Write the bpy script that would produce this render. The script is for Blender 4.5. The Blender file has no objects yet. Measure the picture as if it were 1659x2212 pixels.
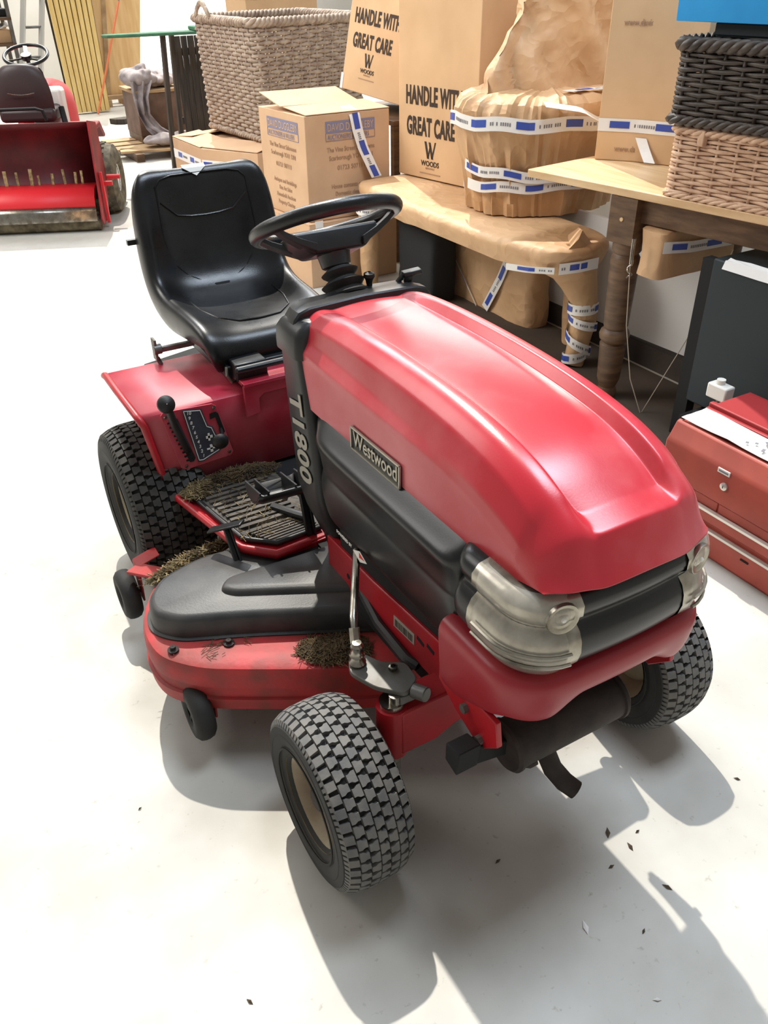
import bpy, bmesh, math, random
from mathutils import Vector, Matrix, Euler
random.seed(7)
PI = math.pi
scene = bpy.context.scene
C = scene.collection
R = math.radians
# ------------------------------------------------------------------ camera
cam_d = bpy.data.cameras.new('camera'); cam = bpy.data.objects.new('camera', cam_d); C.objects.link(cam)
CAM = Vector((-0.9140, -1.0588, 1.6827)); yaw, pitch, roll = R(29.951), R(33.5507), R(-0.8752)
fw = Vector((math.sin(yaw)*math.cos(pitch), math.cos(yaw)*math.cos(pitch), -math.sin(pitch)))
r0 = Vector((math.cos(yaw), -math.sin(yaw), 0)); u0 = r0.cross(fw)
cr = math.cos(roll)*r0 + math.sin(roll)*u0; cu = -math.sin(roll)*r0 + math.cos(roll)*u0
cam.matrix_world = Matrix(((cr.x, cu.x, -fw.x, CAM.x), (cr.y, cu.y, -fw.y, CAM.y), (cr.z, cu.z, -fw.z, CAM.z), (0, 0, 0, 1)))
cam_d.sensor_fit = 'AUTO'; cam_d.sensor_width = 36.0; cam_d.lens = 36.0*1804.2275/2212
cam_d.clip_start = 0.02; cam_d.clip_end = 100
scene.camera = cam
# ------------------------------------------------------------------ world, sun, skylight, exposure
w = bpy.data.worlds.new('world'); scene.world = w; w.use_nodes = True
bg = w.node_tree.nodes['Background']; bg.inputs[0].default_value = (0.95, 0.93, 0.90, 1); bg.inputs[1].default_value = 0.35
sd = bpy.data.lights.new('sun', 'SUN'); sd.energy = 4.3; sd.angle = R(0.7); sd.color = (1.0, 0.95, 0.86)
sun = bpy.data.objects.new('sun', sd); C.objects.link(sun)
sun.rotation_euler = Vector((-0.195, -0.675, -1.0)).to_track_quat('-Z', 'Y').to_euler()
ad = bpy.data.lights.new('skylight', 'AREA'); ad.shape = 'RECTANGLE'; ad.size = 1.6; ad.size_y = 2.6; ad.energy = 310; ad.color = (0.74, 0.86, 1.0)
area = bpy.data.objects.new('skylight', ad); C.objects.link(area); area.location = (1.7, 0.3, 6.2)
area.rotation_euler = (Vector((-.2, .3, .3)) - Vector(area.location)).to_track_quat('-Z', 'Y').to_euler()
sl = bpy.data.lights.new('carton_fill_light', 'AREA'); sl.shape = 'RECTANGLE'; sl.size = 3.2; sl.size_y = 2.6; sl.energy = 135; sl.color = (1.0, 0.97, 0.93); sl.spread = R(95)  # added fill lamp at the left, spread kept narrow, to brighten the cartons
side = bpy.data.objects.new('carton_fill_light', sl); C.objects.link(side); side.location = (-3.4, 5.2, 4.8)
side.rotation_euler = (Vector((1.9, 4.2, .9)) - Vector(side.location)).to_track_quat('-Z', 'Y').to_euler()
def lamp(name, loc, aim, sx, sy, e, col):
    d = bpy.data.lights.new(name, 'AREA'); d.shape = 'RECTANGLE'; d.size = sx; d.size_y = sy; d.energy = e; d.color = col
    o = bpy.data.objects.new(name, d); C.objects.link(o); o.location = loc; o.rotation_euler = (Vector(aim)-Vector(loc)).to_track_quat('-Z', 'Y').to_euler()
lamp('rear_skylight', (1.0, 8.5, 6.8), (0, .5, .9), 3.4, 1.6, 340, (.86, .93, 1.0))
lamp('back_fill_light', (1.2, 12.0, 5.5), (1.2, 11.0, 0), 5.0, 2.5, 420, (1.0, .98, .94))  # added fill lamp that whitens the back of the hall
lamp('high_window', (8.5, 11.5, 5.2), (0, .5, .9), 6.0, 2.0, 420, (1.0, .97, .92))
scene.view_settings.view_transform = 'Standard'; scene.view_settings.look = 'None'
scene.view_settings.gamma = 1; scene.view_settings.use_curve_mapping = False
scene.view_settings.exposure = 0.0

# ------------------------------------------------------------------ materials
def lin(c):
    return tuple(((x/255)/12.92 if x/255 <= .04045 else ((x/255+.055)/1.055)**2.4) for x in c)
def mat(name, col, rough=.5, metal=0., col2=None, nscale=8., namt=1., bump=0., bscale=60., spec=.5, coat=0., stretch=None, detail=6., lo=.35, hi=.65, trans=0., ior=1.45, rvar=0., alpha=1., crease=0.):
    m = bpy.data.materials.new(name); m.use_nodes = True
    nt = m.node_tree; p = nt.nodes['Principled BSDF']
    p.inputs['Base Color'].default_value = (*lin(col), 1); p.inputs['Roughness'].default_value = rough
    p.inputs['Metallic'].default_value = metal; p.inputs['Specular IOR Level'].default_value = spec
    p.inputs['Coat Weight'].default_value = coat; p.inputs['Coat Roughness'].default_value = .3; p.inputs['Transmission Weight'].default_value = trans; p.inputs['IOR'].default_value = ior
    tc = nt.nodes.new('ShaderNodeTexCoord'); mp = nt.nodes.new('ShaderNodeMapping')
    nt.links.new(tc.outputs['Object'], mp.inputs['Vector'])
    if stretch: mp.inputs['Scale'].default_value = stretch
    if col2 is not None or rvar:
        n = nt.nodes.new('ShaderNodeTexNoise'); n.inputs['Scale'].default_value = nscale; n.inputs['Detail'].default_value = detail
        nt.links.new(mp.outputs[0], n.inputs['Vector'])
        rp = nt.nodes.new('ShaderNodeValToRGB'); rp.color_ramp.elements[0].position = lo; rp.color_ramp.elements[1].position = hi
        c2 = lin(col2 if col2 is not None else col); c1 = lin(col)
        rp.color_ramp.elements[0].color = (*c1, 1); rp.color_ramp.elements[1].color = (*[c1[i]*(1-namt)+c2[i]*namt for i in range(3)], 1)
        nt.links.new(n.outputs['Fac'], rp.inputs[0]); nt.links.new(rp.outputs[0], p.inputs['Base Color'])
        if rvar:
            mr = nt.nodes.new('ShaderNodeMapRange'); mr.inputs[3].default_value = max(.02, rough-rvar); mr.inputs[4].default_value = min(1, rough+rvar)
            mr.inputs[1].default_value = .3; mr.inputs[2].default_value = .7
            nt.links.new(n.outputs['Fac'], mr.inputs[0]); nt.links.new(mr.outputs[0], p.inputs['Roughness'])
    if alpha < 1:
        p.inputs['Alpha'].default_value = alpha
    if bump:
        n2 = nt.nodes.new('ShaderNodeTexNoise'); n2.inputs['Scale'].default_value = bscale; n2.inputs['Detail'].default_value = 4
        nt.links.new(mp.outputs[0], n2.inputs['Vector'])
        b = nt.nodes.new('ShaderNodeBump'); b.inputs['Strength'].default_value = bump; b.inputs['Distance'].default_value = .004
        nt.links.new(n2.outputs['Fac'], b.inputs['Height']); nt.links.new(b.outputs[0], p.inputs['Normal'])
        if crease:
            vo = nt.nodes.new('ShaderNodeTexVoronoi'); vo.feature = 'F1'; vo.inputs['Scale'].default_value = 11; vo.inputs['Randomness'].default_value = 1
            nw = nt.nodes.new('ShaderNodeTexNoise'); nw.inputs['Scale'].default_value = 5; ad_ = nt.nodes.new('ShaderNodeVectorMath'); ad_.operation = 'MULTIPLY_ADD'; ad_.inputs[1].default_value = (.35, .35, .35)
            nt.links.new(mp.outputs[0], nw.inputs['Vector']); nt.links.new(nw.outputs['Color'], ad_.inputs[0]); nt.links.new(mp.outputs[0], ad_.inputs[2]); nt.links.new(ad_.outputs[0], vo.inputs['Vector'])
            b2 = nt.nodes.new('ShaderNodeBump'); b2.inputs['Strength'].default_value = crease; b2.inputs['Distance'].default_value = .03
            nt.links.new(vo.outputs['Distance'], b2.inputs['Height']); nt.links.new(b.outputs[0], b2.inputs['Normal']); nt.links.new(b2.outputs[0], p.inputs['Normal'])
    return m
M = dict(
 hood=mat('faded_red_plastic', (184, 34, 48), .34, col2=(222, 134, 138), nscale=2.6, namt=.95, bump=.04, bscale=300, lo=.40, hi=.80, rvar=.07, coat=.3, spec=.6),
 bump=mat('deep_red_plastic', (150, 30, 40), .36, col2=(168, 60, 66), nscale=4, namt=.5, bump=.04, bscale=300),
 red=mat('red_paint', (170, 26, 36), .38, col2=(136, 30, 34), nscale=9, namt=.6, rvar=.06),
 fender=mat('dusty_red_paint', (166, 36, 56), .46, col2=(184, 98, 104), nscale=5, namt=.6, rvar=.08),
 deckred=mat('worn_deck_red', (176, 44, 46), .55, col2=(120, 52, 44), nscale=14, namt=.8, bump=.2, bscale=60),
 blk=mat('black_plastic', (24, 25, 26), .38, col2=(40, 41, 42), nscale=6, bump=.05, bscale=400, rvar=.06),
 panel=mat('satin_black_panel', (22, 23, 24), .30, col2=(34, 34, 34), nscale=5, bump=.04, bscale=350),
 cover=mat('grey_black_cover', (40, 41, 42), .45, col2=(66, 64, 62), nscale=9, bump=.08, bscale=200),
 seat=mat('black_vinyl', (13, 13, 14), .30, col2=(24, 24, 25), nscale=9, bump=.12, bscale=420, rvar=.06),
 rub=mat('tyre_rubber', (27, 27, 27), .72, col2=(42, 41, 38), nscale=12, bump=.1, bscale=120),
 lug=mat('dusty_tread_rubber', (88, 88, 88), .68, col2=(110, 107, 102), nscale=22, bump=.1, bscale=200),
 lugr=mat('dark_tread_rubber', (44, 43, 42), .75, col2=(64, 61, 56), nscale=22, bump=.1, bscale=200),
 rim=mat('cream_wheel_steel', (158, 146, 120), .5, col2=(96, 70, 48), nscale=7, namt=.8, lo=.45, hi=.75),
 steel=mat('zinc_steel', (176, 172, 162), .28, 1., col2=(120, 112, 100), nscale=20, rvar=.1),
 dsteel=mat('dull_cast_steel', (108, 108, 106), .42, .35, col2=(92, 88, 80), nscale=20, rvar=.1),
 dark=mat('dark_void', (15, 15, 15), .8),
 rust=mat('sooty_rust_steel', (62, 52, 47), .7, .3, col2=(40, 34, 32), nscale=14, bump=.2, bscale=80),
 silver=mat('silver_lettering', (168, 164, 152), .4, .3),
 badge=mat('badge_black', (28, 27, 25), .4),
 chromeb=mat('badge_rim', (176, 170, 156), .3, .7),
 decal=mat('slate_decal', (52, 55, 64), .45, col2=(66, 70, 80), nscale=20),
 white=mat('white_print', (228, 226, 218), .5),
 decalred=mat('decal_red', (200, 50, 40), .5),
 lens=mat('clear_lamp_lens', (220, 214, 202), .08, coat=.3, alpha=.22),
 refl=mat('lamp_reflector', (200, 194, 180), .28, .8, col2=(120, 114, 102), nscale=14),
 knob=mat('knob_black', (22, 22, 22), .5, bump=.1, bscale=200),
 mat_=mat('worn_foot_mat', (60, 57, 54), .7, col2=(104, 97, 88), nscale=10, bump=.15, bscale=120),
 straw=mat('dry_straw', (158, 138, 96), .8, col2=(100, 82, 52), nscale=40),
 straw2=mat('dry_straw_brown', (92, 74, 46), .9, col2=(60, 48, 30), nscale=30),
 clip=mat('dead_clippings', (70, 56, 42), .95, col2=(38, 30, 24), nscale=60, bump=.8, bscale=120),
 moss=mat('green_brown_clippings', (84, 76, 44), .95, col2=(50, 42, 28), nscale=60, bump=.8, bscale=120),
 card=mat('cardboard', (208, 172, 132), .8, col2=(198, 162, 122), nscale=4, bump=.05, bscale=30),
 card2=mat('brown_cardboard', (200, 164, 130), .8, col2=(190, 154, 120), nscale=4, bump=.05, bscale=30),
 kraft=mat('kraft_paper', (200, 162, 122), .55, col2=(184, 146, 106), nscale=5, bump=.3, bscale=16, crease=.28),
 tape=mat('white_tape', (226, 222, 216), .35, bump=.3, bscale=40),
 tblue=mat('blue_tape_print', (58, 78, 158), .4),
 bblue=mat('faded_blue_print', (124, 120, 142), .75),
 ink=mat('black_ink', (58, 44, 34), .75),
 fink=mat('faint_ink', (160, 126, 98), .8),
 tink=mat('grey_tape_ink', (120, 118, 122), .6),
 oak=mat('pale_oak', (220, 188, 146), .40, col2=(198, 162, 118), nscale=3, stretch=(9, .8, 9), detail=8),
 oakd=mat('dark_oak', (108, 82, 58), .5, col2=(80, 58, 40), nscale=3, stretch=(3, 3, 14)),
 wick=mat('grey_willow', (176, 158, 140), .65, col2=(138, 118, 102), nscale=20),
 wickd=mat('dark_willow', (78, 68, 60), .5, col2=(52, 44, 38), nscale=20),
 wickl=mat('buff_willow', (212, 178, 148), .65, col2=(184, 148, 120), nscale=20),
 blue=mat('blue_crate_plastic', (34, 150, 214), .45, col2=(30, 140, 204), nscale=5),
 tred=mat('brick_red_enamel', (172, 76, 60), .5, col2=(150, 66, 54), nscale=6, rvar=.06),
 tredd=mat('deep_red_lid', (150, 40, 42), .5),
 paper=mat('white_paper', (222, 220, 216), .8, bump=.2, bscale=12),
 alu=mat('aluminium_edge', (214, 210, 200), .3, .6),
 board=mat('white_board', (206, 204, 200), .7),
 mred=mat('mower_red', (160, 28, 38), .45, col2=(110, 24, 30), nscale=6),
 mdred=mat('mower_dark_red', (104, 22, 28), .5, col2=(74, 18, 22), nscale=7),
 mbrt=mat('mower_bright_red', (206, 36, 44), .45),
 mseat=mat('brown_black_vinyl', (58, 46, 46), .45),
 grime=mat('grass_crusted_rubber', (112, 104, 84), .85, col2=(70, 64, 54), nscale=20, bump=.3, bscale=60),
 roller=mat('muddy_roller', (150, 138, 112), .8, col2=(92, 82, 64), nscale=14, bump=.3, bscale=60),
 wood=mat('yellow_timber', (236, 208, 140), .6, col2=(222, 188, 116), nscale=3, stretch=(10, 10, .8)),
 woodd=mat('weathered_dark_timber', (76, 66, 56), .75, col2=(48, 42, 38), nscale=4, stretch=(10, 10, .8), bump=.3, bscale=40),
 ply=mat('pine_plywood', (232, 196, 142), .65, col2=(214, 172, 116), nscale=3, stretch=(5, 5, .6)),
 pallet=mat('raw_pallet_wood', (190, 160, 120), .75, col2=(150, 120, 86), nscale=5),
 orange=mat('orange_handle', (206, 110, 66), .5),
 green=mat('green_baize', (74, 122, 92), .8, col2=(62, 104, 78), nscale=10),
 cloth=mat('grey_blanket', (176, 166, 164), .9, col2=(132, 122, 120), nscale=8, bump=.4, bscale=30),
 lilac=mat('brown_chest', (120, 96, 84), .7, col2=(98, 78, 68), nscale=8),
 fabric=mat('black_fabric', (26, 26, 27), .8, bump=.2, bscale=80),
 slate=mat('dark_blue_grey', (34, 42, 46), .6),
 dbrown=mat('dark_brown_board', (70, 60, 52), .8, col2=(58, 50, 44), nscale=4),
 string=mat('string', (168, 156, 138), .8),
 leaf=mat('brown_leaf', (74, 62, 48), .9),
)
# ------------------------------------------------------------------ mesh helpers
class MB:
    def __init__(s): s.v = []; s.f = []; s.m = []
    def add(s, vs, fs, mi=0):
        b = len(s.v); s.v += [Vector(v) for v in vs]
        for f in fs: s.f.append([i+b for i in f]); s.m.append(mi)
        return s
    def box(s, c, sz, rot=None, mi=0, taper=1.):
        c = Vector(c); q = [Vector((x*sz[0]/2*(taper if z > 0 else 1), y*sz[1]/2*(taper if z > 0 else 1), z*sz[2]/2)) for z in (-1, 1) for y in (-1, 1) for x in (-1, 1)]
        if rot is not None: q = [rot @ p for p in q]
        return s.add([c+p for p in q], [(0, 2, 3, 1), (4, 5, 7, 6), (0, 1, 5, 4), (2, 6, 7, 3), (0, 4, 6, 2), (1, 3, 7, 5)], mi)
    def bar(s, a, b, wd, th, up=(0, 0, 1), mi=0):
        a, b = Vector(a), Vector(b); d = b-a; L = d.length; d.normalize(); up = Vector(up); x = d.cross(up)
        if x.length < 1e-4: x = d.cross(Vector((1, 0, 0)))
        x.normalize(); z = x.cross(d)
        return s.box((a+b)/2, (wd, L, th), Matrix((x, d, z)).transposed(), mi)
    def ring(s, c, x, y, r, n): return [c + x*(r*math.cos(2*PI*i/n)) + y*(r*math.sin(2*PI*i/n)) for i in range(n)]
    def tube(s, pts, r, n=8, cap=True, closed=False, mi=0):
        pts = [Vector(p) for p in pts]; k = len(pts); rr = r if isinstance(r, (list, tuple)) else [r]*k
        x = None; vs = []
        for i, p in enumerate(pts):
            if closed: t = pts[(i+1) % k]-pts[i-1]
            else: t = pts[min(i+1, k-1)]-pts[max(i-1, 0)]
            t.normalize()
            if x is None:
                x = t.orthogonal().normalized()
            else:
                x = x - t*x.dot(t); x = x.normalized() if x.length > 1e-6 else t.orthogonal().normalized()
            vs += s.ring(p, x, t.cross(x), rr[i], n)
        fs = []
        for i in range(k if closed else k-1):
            j = (i+1) % k
            for a in range(n): b = (a+1) % n; fs.append((i*n+a, i*n+b, j*n+b, j*n+a))
        if cap and not closed: fs.append(tuple(range(n))[::-1]); fs.append(tuple(range((k-1)*n, k*n)))
        return s.add(vs, fs, mi)
    def cyl(s, a, b, r, n=20, r2=None, mi=0): return s.tube([a, b], [r, r if r2 is None else r2], n, mi=mi)
    def lathe(s, prof, o, ax=(0, 0, 1), n=32, mi=0, close=False):
        o = Vector(o); ax = Vector(ax).normalized(); x = ax.orthogonal().normalized(); y = ax.cross(x); vs = []
        for (r, h) in prof: vs += s.ring(o+ax*h, x, y, max(r, 1e-5), n)
        k = len(prof); fs = []
        for i in range(k if close else k-1):
            j = (i+1) % k
            for a in range(n): b = (a+1) % n; fs.append((i*n+a, i*n+b, j*n+b, j*n+a))
        return s.add(vs, fs, mi)
    def prism(s, poly, o, ux, uy, dv, mi=0):
        o, ux, uy, dv = Vector(o), Vector(ux), Vector(uy), Vector(dv); n = len(poly)
        a = [o+ux*p[0]+uy*p[1] for p in poly]; b = [p+dv for p in a]
        return s.add(a+b, [tuple(range(n))[::-1], tuple(range(n, 2*n))]+[(i, (i+1) % n, (i+1) % n+n, i+n) for i in range(n)], mi)
    def zprism(s, poly, z0, z1, mi=0): return s.prism(poly, (0, 0, z0), (1, 0, 0), (0, 1, 0), (0, 0, z1-z0), mi)
    def grid(s, rows, cu=False, cv=False, mi=0):
        n = len(rows[0]); k = len(rows); fs = []
        for i in range(k if cv else k-1):
            for j in range(n if cu else n-1):
                a, b = (i+1) % k, (j+1) % n; fs.append((i*n+j, i*n+b, a*n+b, a*n+j))
        return s.add([p for r in rows for p in r], fs, mi)
    def ball(s, c, r, n=12, sc=(1, 1, 1), mi=0):
        c = Vector(c); k = n//2+1; rows = []
        for i in range(k+1):
            ph = PI*i/k; rows.append([c+Vector((sc[0]*r*max(math.sin(ph), 1e-4)*math.cos(2*PI*j/n), sc[1]*r*max(math.sin(ph), 1e-4)*math.sin(2*PI*j/n), -sc[2]*r*math.cos(ph))) for j in range(n)])
        return s.grid(rows, cu=True, mi=mi)
BASE = {}
def setp(o, label=None, cat=None, group=None, kind=None):
    if label: o['label'] = label
    if cat: o['category'] = cat
    if group: o['group'] = group
    if kind: o['kind'] = kind
    return o
def empty(name, loc, label, cat, group=None):
    o = bpy.data.objects.new(name, None); C.objects.link(o); o.location = loc; o.empty_display_size = .1
    BASE[o.name] = Vector(loc); return setp(o, label, cat, group)
def build(name, mb, mats, parent=None, smooth=35, bevel=0, sub=0, solid=0, label=None, cat=None, group=None, kind=None, fixn=True, weld=False, bseg=2):
    if not isinstance(mats, (list, tuple)): mats = [mats]
    if parent is not None: base = BASE[parent.name]
    else:
        xs = [v.x for v in mb.v]; ys = [v.y for v in mb.v]; base = Vector(((min(xs)+max(xs))/2, (min(ys)+max(ys))/2, min(v.z for v in mb.v)))
    me = bpy.data.meshes.new(name); me.from_pydata([v-base for v in mb.v], [], mb.f)
    for m in mats: me.materials.append(m)
    if len(mats) > 1: me.polygons.foreach_set('material_index', mb.m)
    if fixn:
        bm = bmesh.new(); bm.from_mesh(me)
        if weld: bmesh.ops.remove_doubles(bm, verts=bm.verts, dist=1e-5)
        bmesh.ops.recalc_face_normals(bm, faces=bm.faces); bm.to_mesh(me); bm.free()
    me.update()
    if smooth:
        me.shade_smooth()
        if smooth < 180: me.set_sharp_from_angle(angle=R(smooth))
    o = bpy.data.objects.new(name, me); C.objects.link(o)
    if parent is not None: o.parent = parent; BASE[o.name] = base
    else: o.location = base; BASE[o.name] = base
    if solid: md = o.modifiers.new('solid', 'SOLIDIFY'); md.thickness = solid; md.offset = -1
    if bevel: md = o.modifiers.new('bevel', 'BEVEL'); md.width = bevel; md.segments = bseg; md.limit_method = 'ANGLE'; md.angle_limit = R(40)
    if sub: md = o.modifiers.new('sub', 'SUBSURF'); md.levels = sub; md.render_levels = sub
    return setp(o, label, cat, group, kind)
TEXTS = []
def text(name, body, o, right, up, size, m, parent, xs=1., bold=0., depth=.0012, align='LEFT', spacing=1., label=None):
    TEXTS.append((name, body, Vector(o), Vector(right).normalized(), Vector(up).normalized(), size, m, parent, xs, bold, depth, align, spacing, label))
def flush_texts():
    tmp = []
    for t in TEXTS:
        cu_ = bpy.data.curves.new('t', 'FONT'); cu_.body = t[1]; cu_.size = t[5]; cu_.offset = t[9]; cu_.extrude = t[10]; cu_.align_x = t[11]; cu_.space_character = t[12]; cu_.resolution_u = 3
        ob = bpy.data.objects.new('t', cu_); C.objects.link(ob); tmp.append(ob)
    bpy.context.view_layer.update(); dg = bpy.context.evaluated_depsgraph_get()
    for t, ob in zip(TEXTS, tmp):
        me = bpy.data.meshes.new_from_object(ob.evaluated_get(dg)); me.name = t[0]
        rt, up = t[3], t[4]; n = rt.cross(up); base = BASE[t[7].name]
        for v in me.vertices:
            q = v.co; v.co = t[2] - base + rt*(q.x*t[8]) + up*q.y + n*q.z
        me.materials.clear(); me.materials.append(t[6]); me.update()
        o = bpy.data.objects.new(t[0], me); C.objects.link(o); o.parent = t[7]
        if t[13]: o['label'] = t[13]
    for ob in tmp:
        d = ob.data; bpy.data.objects.remove(ob); bpy.data.curves.remove(d)
def copy_tree(o, parent=None):
    c = o.copy(); C.objects.link(c)
    if parent is not None: c.parent = parent
    for ch in list(o.children): copy_tree(ch, c)
    return c
def rz(a): return Matrix.Rotation(a, 3, 'Z')
def hsh(i): return (math.sin(i*127.1+311.7)*43758.5453) % 1.0
# ------------------------------------------------------------------ room shell
mb = MB(); mb.box((2, 5, -.05), (22, 24, .1))
fl = mat('concrete_floor', (194, 191, 183), .55, col2=(168, 164, 155), nscale=2.4, namt=1., bump=.06, bscale=40, rvar=.1, detail=10)
def floor_stains(m):
    nt = m.node_tree; p = nt.nodes['Principled BSDF']; lk = p.inputs['Base Color'].links[0]; src = lk.from_socket
    tc = nt.nodes['Texture Coordinate']; n = nt.nodes.new('ShaderNodeTexNoise'); n.inputs['Scale'].default_value = 55; n.inputs['Detail'].default_value = 5
    nt.links.new(tc.outputs['Object'], n.inputs['Vector'])
    r = nt.nodes.new('ShaderNodeValToRGB'); r.color_ramp.elements[0].position = .66; r.color_ramp.elements[0].color = (1, 1, 1, 1)
    r.color_ramp.elements[1].position = .78; r.color_ramp.elements[1].color = (.72, .69, .64, 1); nt.links.new(n.outputs['Fac'], r.inputs[0])
    mx = nt.nodes.new('ShaderNodeMix'); mx.data_type = 'RGBA'; mx.blend_type = 'MULTIPLY'; mx.inputs[0].default_value = 1
    nt.links.new(src, mx.inputs[6]); nt.links.new(r.outputs[0], mx.inputs[7]); nt.links.new(mx.outputs[2], p.inputs['Base Color'])
floor_stains(fl)
build('floor', mb, fl, kind='structure', smooth=0)
wallm = mat('warehouse_white_wall', (232, 230, 224), .8, col2=(220, 218, 210), nscale=1.2)
mb = MB(); mb.box((-2.9, 14.6, 1.7), (12.0, .2, 3.4)); mb.box((4.2, 14.6, 3.2), (2.2, .2, .4)); mb.box((9.15, 14.6, 1.7), (7.7, .2, 3.4)); build('wall_back', mb, wallm, kind='structure', smooth=0)
glow = bpy.data.materials.new('glow_panel_white'); glow.use_nodes = True; gp_ = glow.node_tree.nodes['Principled BSDF']; gp_.inputs['Base Color'].default_value = (.9, .9, .88, 1); gp_.inputs['Emission Color'].default_value = (1, .98, .94, 1); gp_.inputs['Emission Strength'].default_value = 1.6
mb = MB(); mb.box((4.2, 14.62, 1.5), (2.2, .06, 3.0)); build('back_glow_panel', mb, glow, kind='structure', smooth=0)  # glowing panel added so the far end comes out blown-out white
mb = MB(); mb.box((3.05, -1.1, 1.1), (.2, 10.6, 2.2)); build('wall_right', mb, wallm, kind='structure', smooth=0)
mb = MB(); mb.box((2.935, -1.1, .06), (.03, 10.6, .12)); build('baseboard_right', mb, M['dbrown'], kind='structure', smooth=0)

# ------------------------------------------------------------------ lawn tractor
T = empty('lawn_tractor', (0, .6, 0), 'red ride-on lawn tractor with black seat and steering wheel in the middle of the floor', 'lawn tractor')
def part(name, mb, m, parent=None, **k): return build(name, mb, m, parent or T, **k)

# hood: half-profile columns, mirrored
def hood_rows():
    # y, zc(panel), zr(ridge), shoulder etc.
    S = []
    def row(y, zp, zr, z4, z5, z6, z7, zb, x5=.166, x6=.176, x7=.186, xb=.187, dy=(0,)*9, xr=1., x3=.118):
        xs = [0, .074*xr, .091*xr, (x3-.010)*xr, .136, x5-.003, x6, x7, xb]; zs = [zp+.003, zp-.002, zp-.005, zr-.001, zr-.002, z5+.001, z6+.004, z7, zb]
        S.append([(xs[i], y+dy[i], zs[i]) for i in range(9)])
    row(.618, 1.010, 1.010, 1.004, .985, .958, .945, .835, x5=.158, x6=.170, x7=.178, xb=.180)
    row(.605, 1.019, 1.020, 1.014, .993, .960, .946, .825)
    row(.56, 1.021, 1.032, 1.026, 1.002, .964, .944, .812, x6=.172, x7=.188)
    row(.42, 1.026, 1.043, 1.037, 1.010, .964, .936, .812, x6=.172, x7=.190)
    row(.20, 1.026, 1.042, 1.036, 1.008, .954, .934, .813, x6=.176, x7=.190)
    row(.02, 1.014, 1.032, 1.026, .999, .944, .928, .814, x6=.181, x7=.188)
    row(-.10, .998, 1.015, 1.010, .984, .930, .910, .815, x6=.184, x7=.187)
    row(-.175, .976, .995, .989, .963, .908, .882, .817, x6=.184, x7=.187)
    row(-.222, .950, .974, .966, .940, .892, .868, .822, x6=.184, x7=.187, dy=(-.008, -.006, -.002, 0, 0, .0, 0, 0, 0))
    row(-.246, .938, .962, .946, .922, .880, .858, .828, x6=.183, x7=.187, dy=(-.012, -.009, -.004, 0, .004, .012, .02, .02, .02), xr=.97)
    row(-.293, .926, .932, .928, .905, .868, .850, .833, x6=.180, x7=.186, dy=(-.010, -.008, -.004, 0, .004, .020, .036, .044, .044), xr=1.0)
    row(-.300, .912, .913, .910, .890, .858, .846, .836, x5=.163, x6=.178, x7=.185, xb=.186, dy=(-.013, -.010, -.004, 0, .004, .016, .030, .038, .038), xr=1.04, x3=.12)
    row(-.318, .866, .867, .866, .858, .848, .843, .838, x5=.160, x6=.174, x7=.182, xb=.184, dy=(-.013, -.010, -.004, 0, .005, .012, .022, .034, .036), xr=1.08, x3=.12)
    row(-.330, .846, .846, .845, .844, .842, .841, .839, x5=.158, x6=.171, x7=.180, xb=.183, dy=(-.013, -.010, -.004, 0, .006, .011, .020, .032, .036), xr=1.08, x3=.12)
    return S
mb = MB(); rows = []
for r_ in hood_rows(): rows.append([(-p[0], p[1], p[2]) for p in r_[:0:-1]] + r_)
last = rows[-1]; rows.append([(p[0]*.96, p[1]+.012, p[2]+.004) for p in last])
mb.grid(rows)
hood = part('hood', mb, M['hood'], smooth=180, sub=3)
cr_ = hood.data.attributes.new('crease_edge', 'FLOAT', 'EDGE')
ncol = 17
def crease(col_pairs, i0, i1, val):
    for e in hood.data.edges:
        a, b = e.vertices; ra, ca = divmod(a, ncol); rb, cb = divmod(b, ncol)
        if ca == cb and ca in col_pairs and i0 <= min(ra, rb) and max(ra, rb) <= i1: cr_.data[e.index].value = val
crease((5, 11), 2, 9, .6); crease((6, 10), 2, 9, .55); crease((1, 2, 3, 13, 14, 15), 1, 9, .55)
for e in hood.data.edges:
    a, b = e.vertices; ra, ca = divmod(a, ncol); rb, cb = divmod(b, ncol)
    if ra == rb and ra in (9, 10) and 6 <= min(ca, cb) and max(ca, cb) <= 11: cr_.data[e.index].value = .65
    if ra == rb and ra == 13: cr_.data[e.index].value = .5

# badge
B = MB(); xb = -.1915
B.prism([(-.098, -.025), (.098, -.025), (.098, .025), (-.098, .025)], (xb, .228, .840), (0, -1, -.01), (0, 0, 1), (.010, 0, 0))
badge = part('badge_plate', B, M['badge'], bevel=.002, smooth=30)
B = MB(); xo = xb-.0015
for a, b in (((-.098, -.025), (.098, -.025)), ((.098, -.025), (.098, .025)), ((.098, .025), (-.098, .025)), ((-.098, .025), (-.098, -.025))):
    B.bar((xo, .228-a[0], .840+a[1]), (xo, .228-b[0], .840+b[1]), .004, .004)
part('badge_rim', B, M['chromeb'], badge)
text('badge_lettering', 'Westwood', (xo, .228+.088, .8265), (0, -1, 0), (0, 0, 1), .049, M['chromeb'], badge, xs=.80, bold=.0005, depth=.0012)

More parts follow.
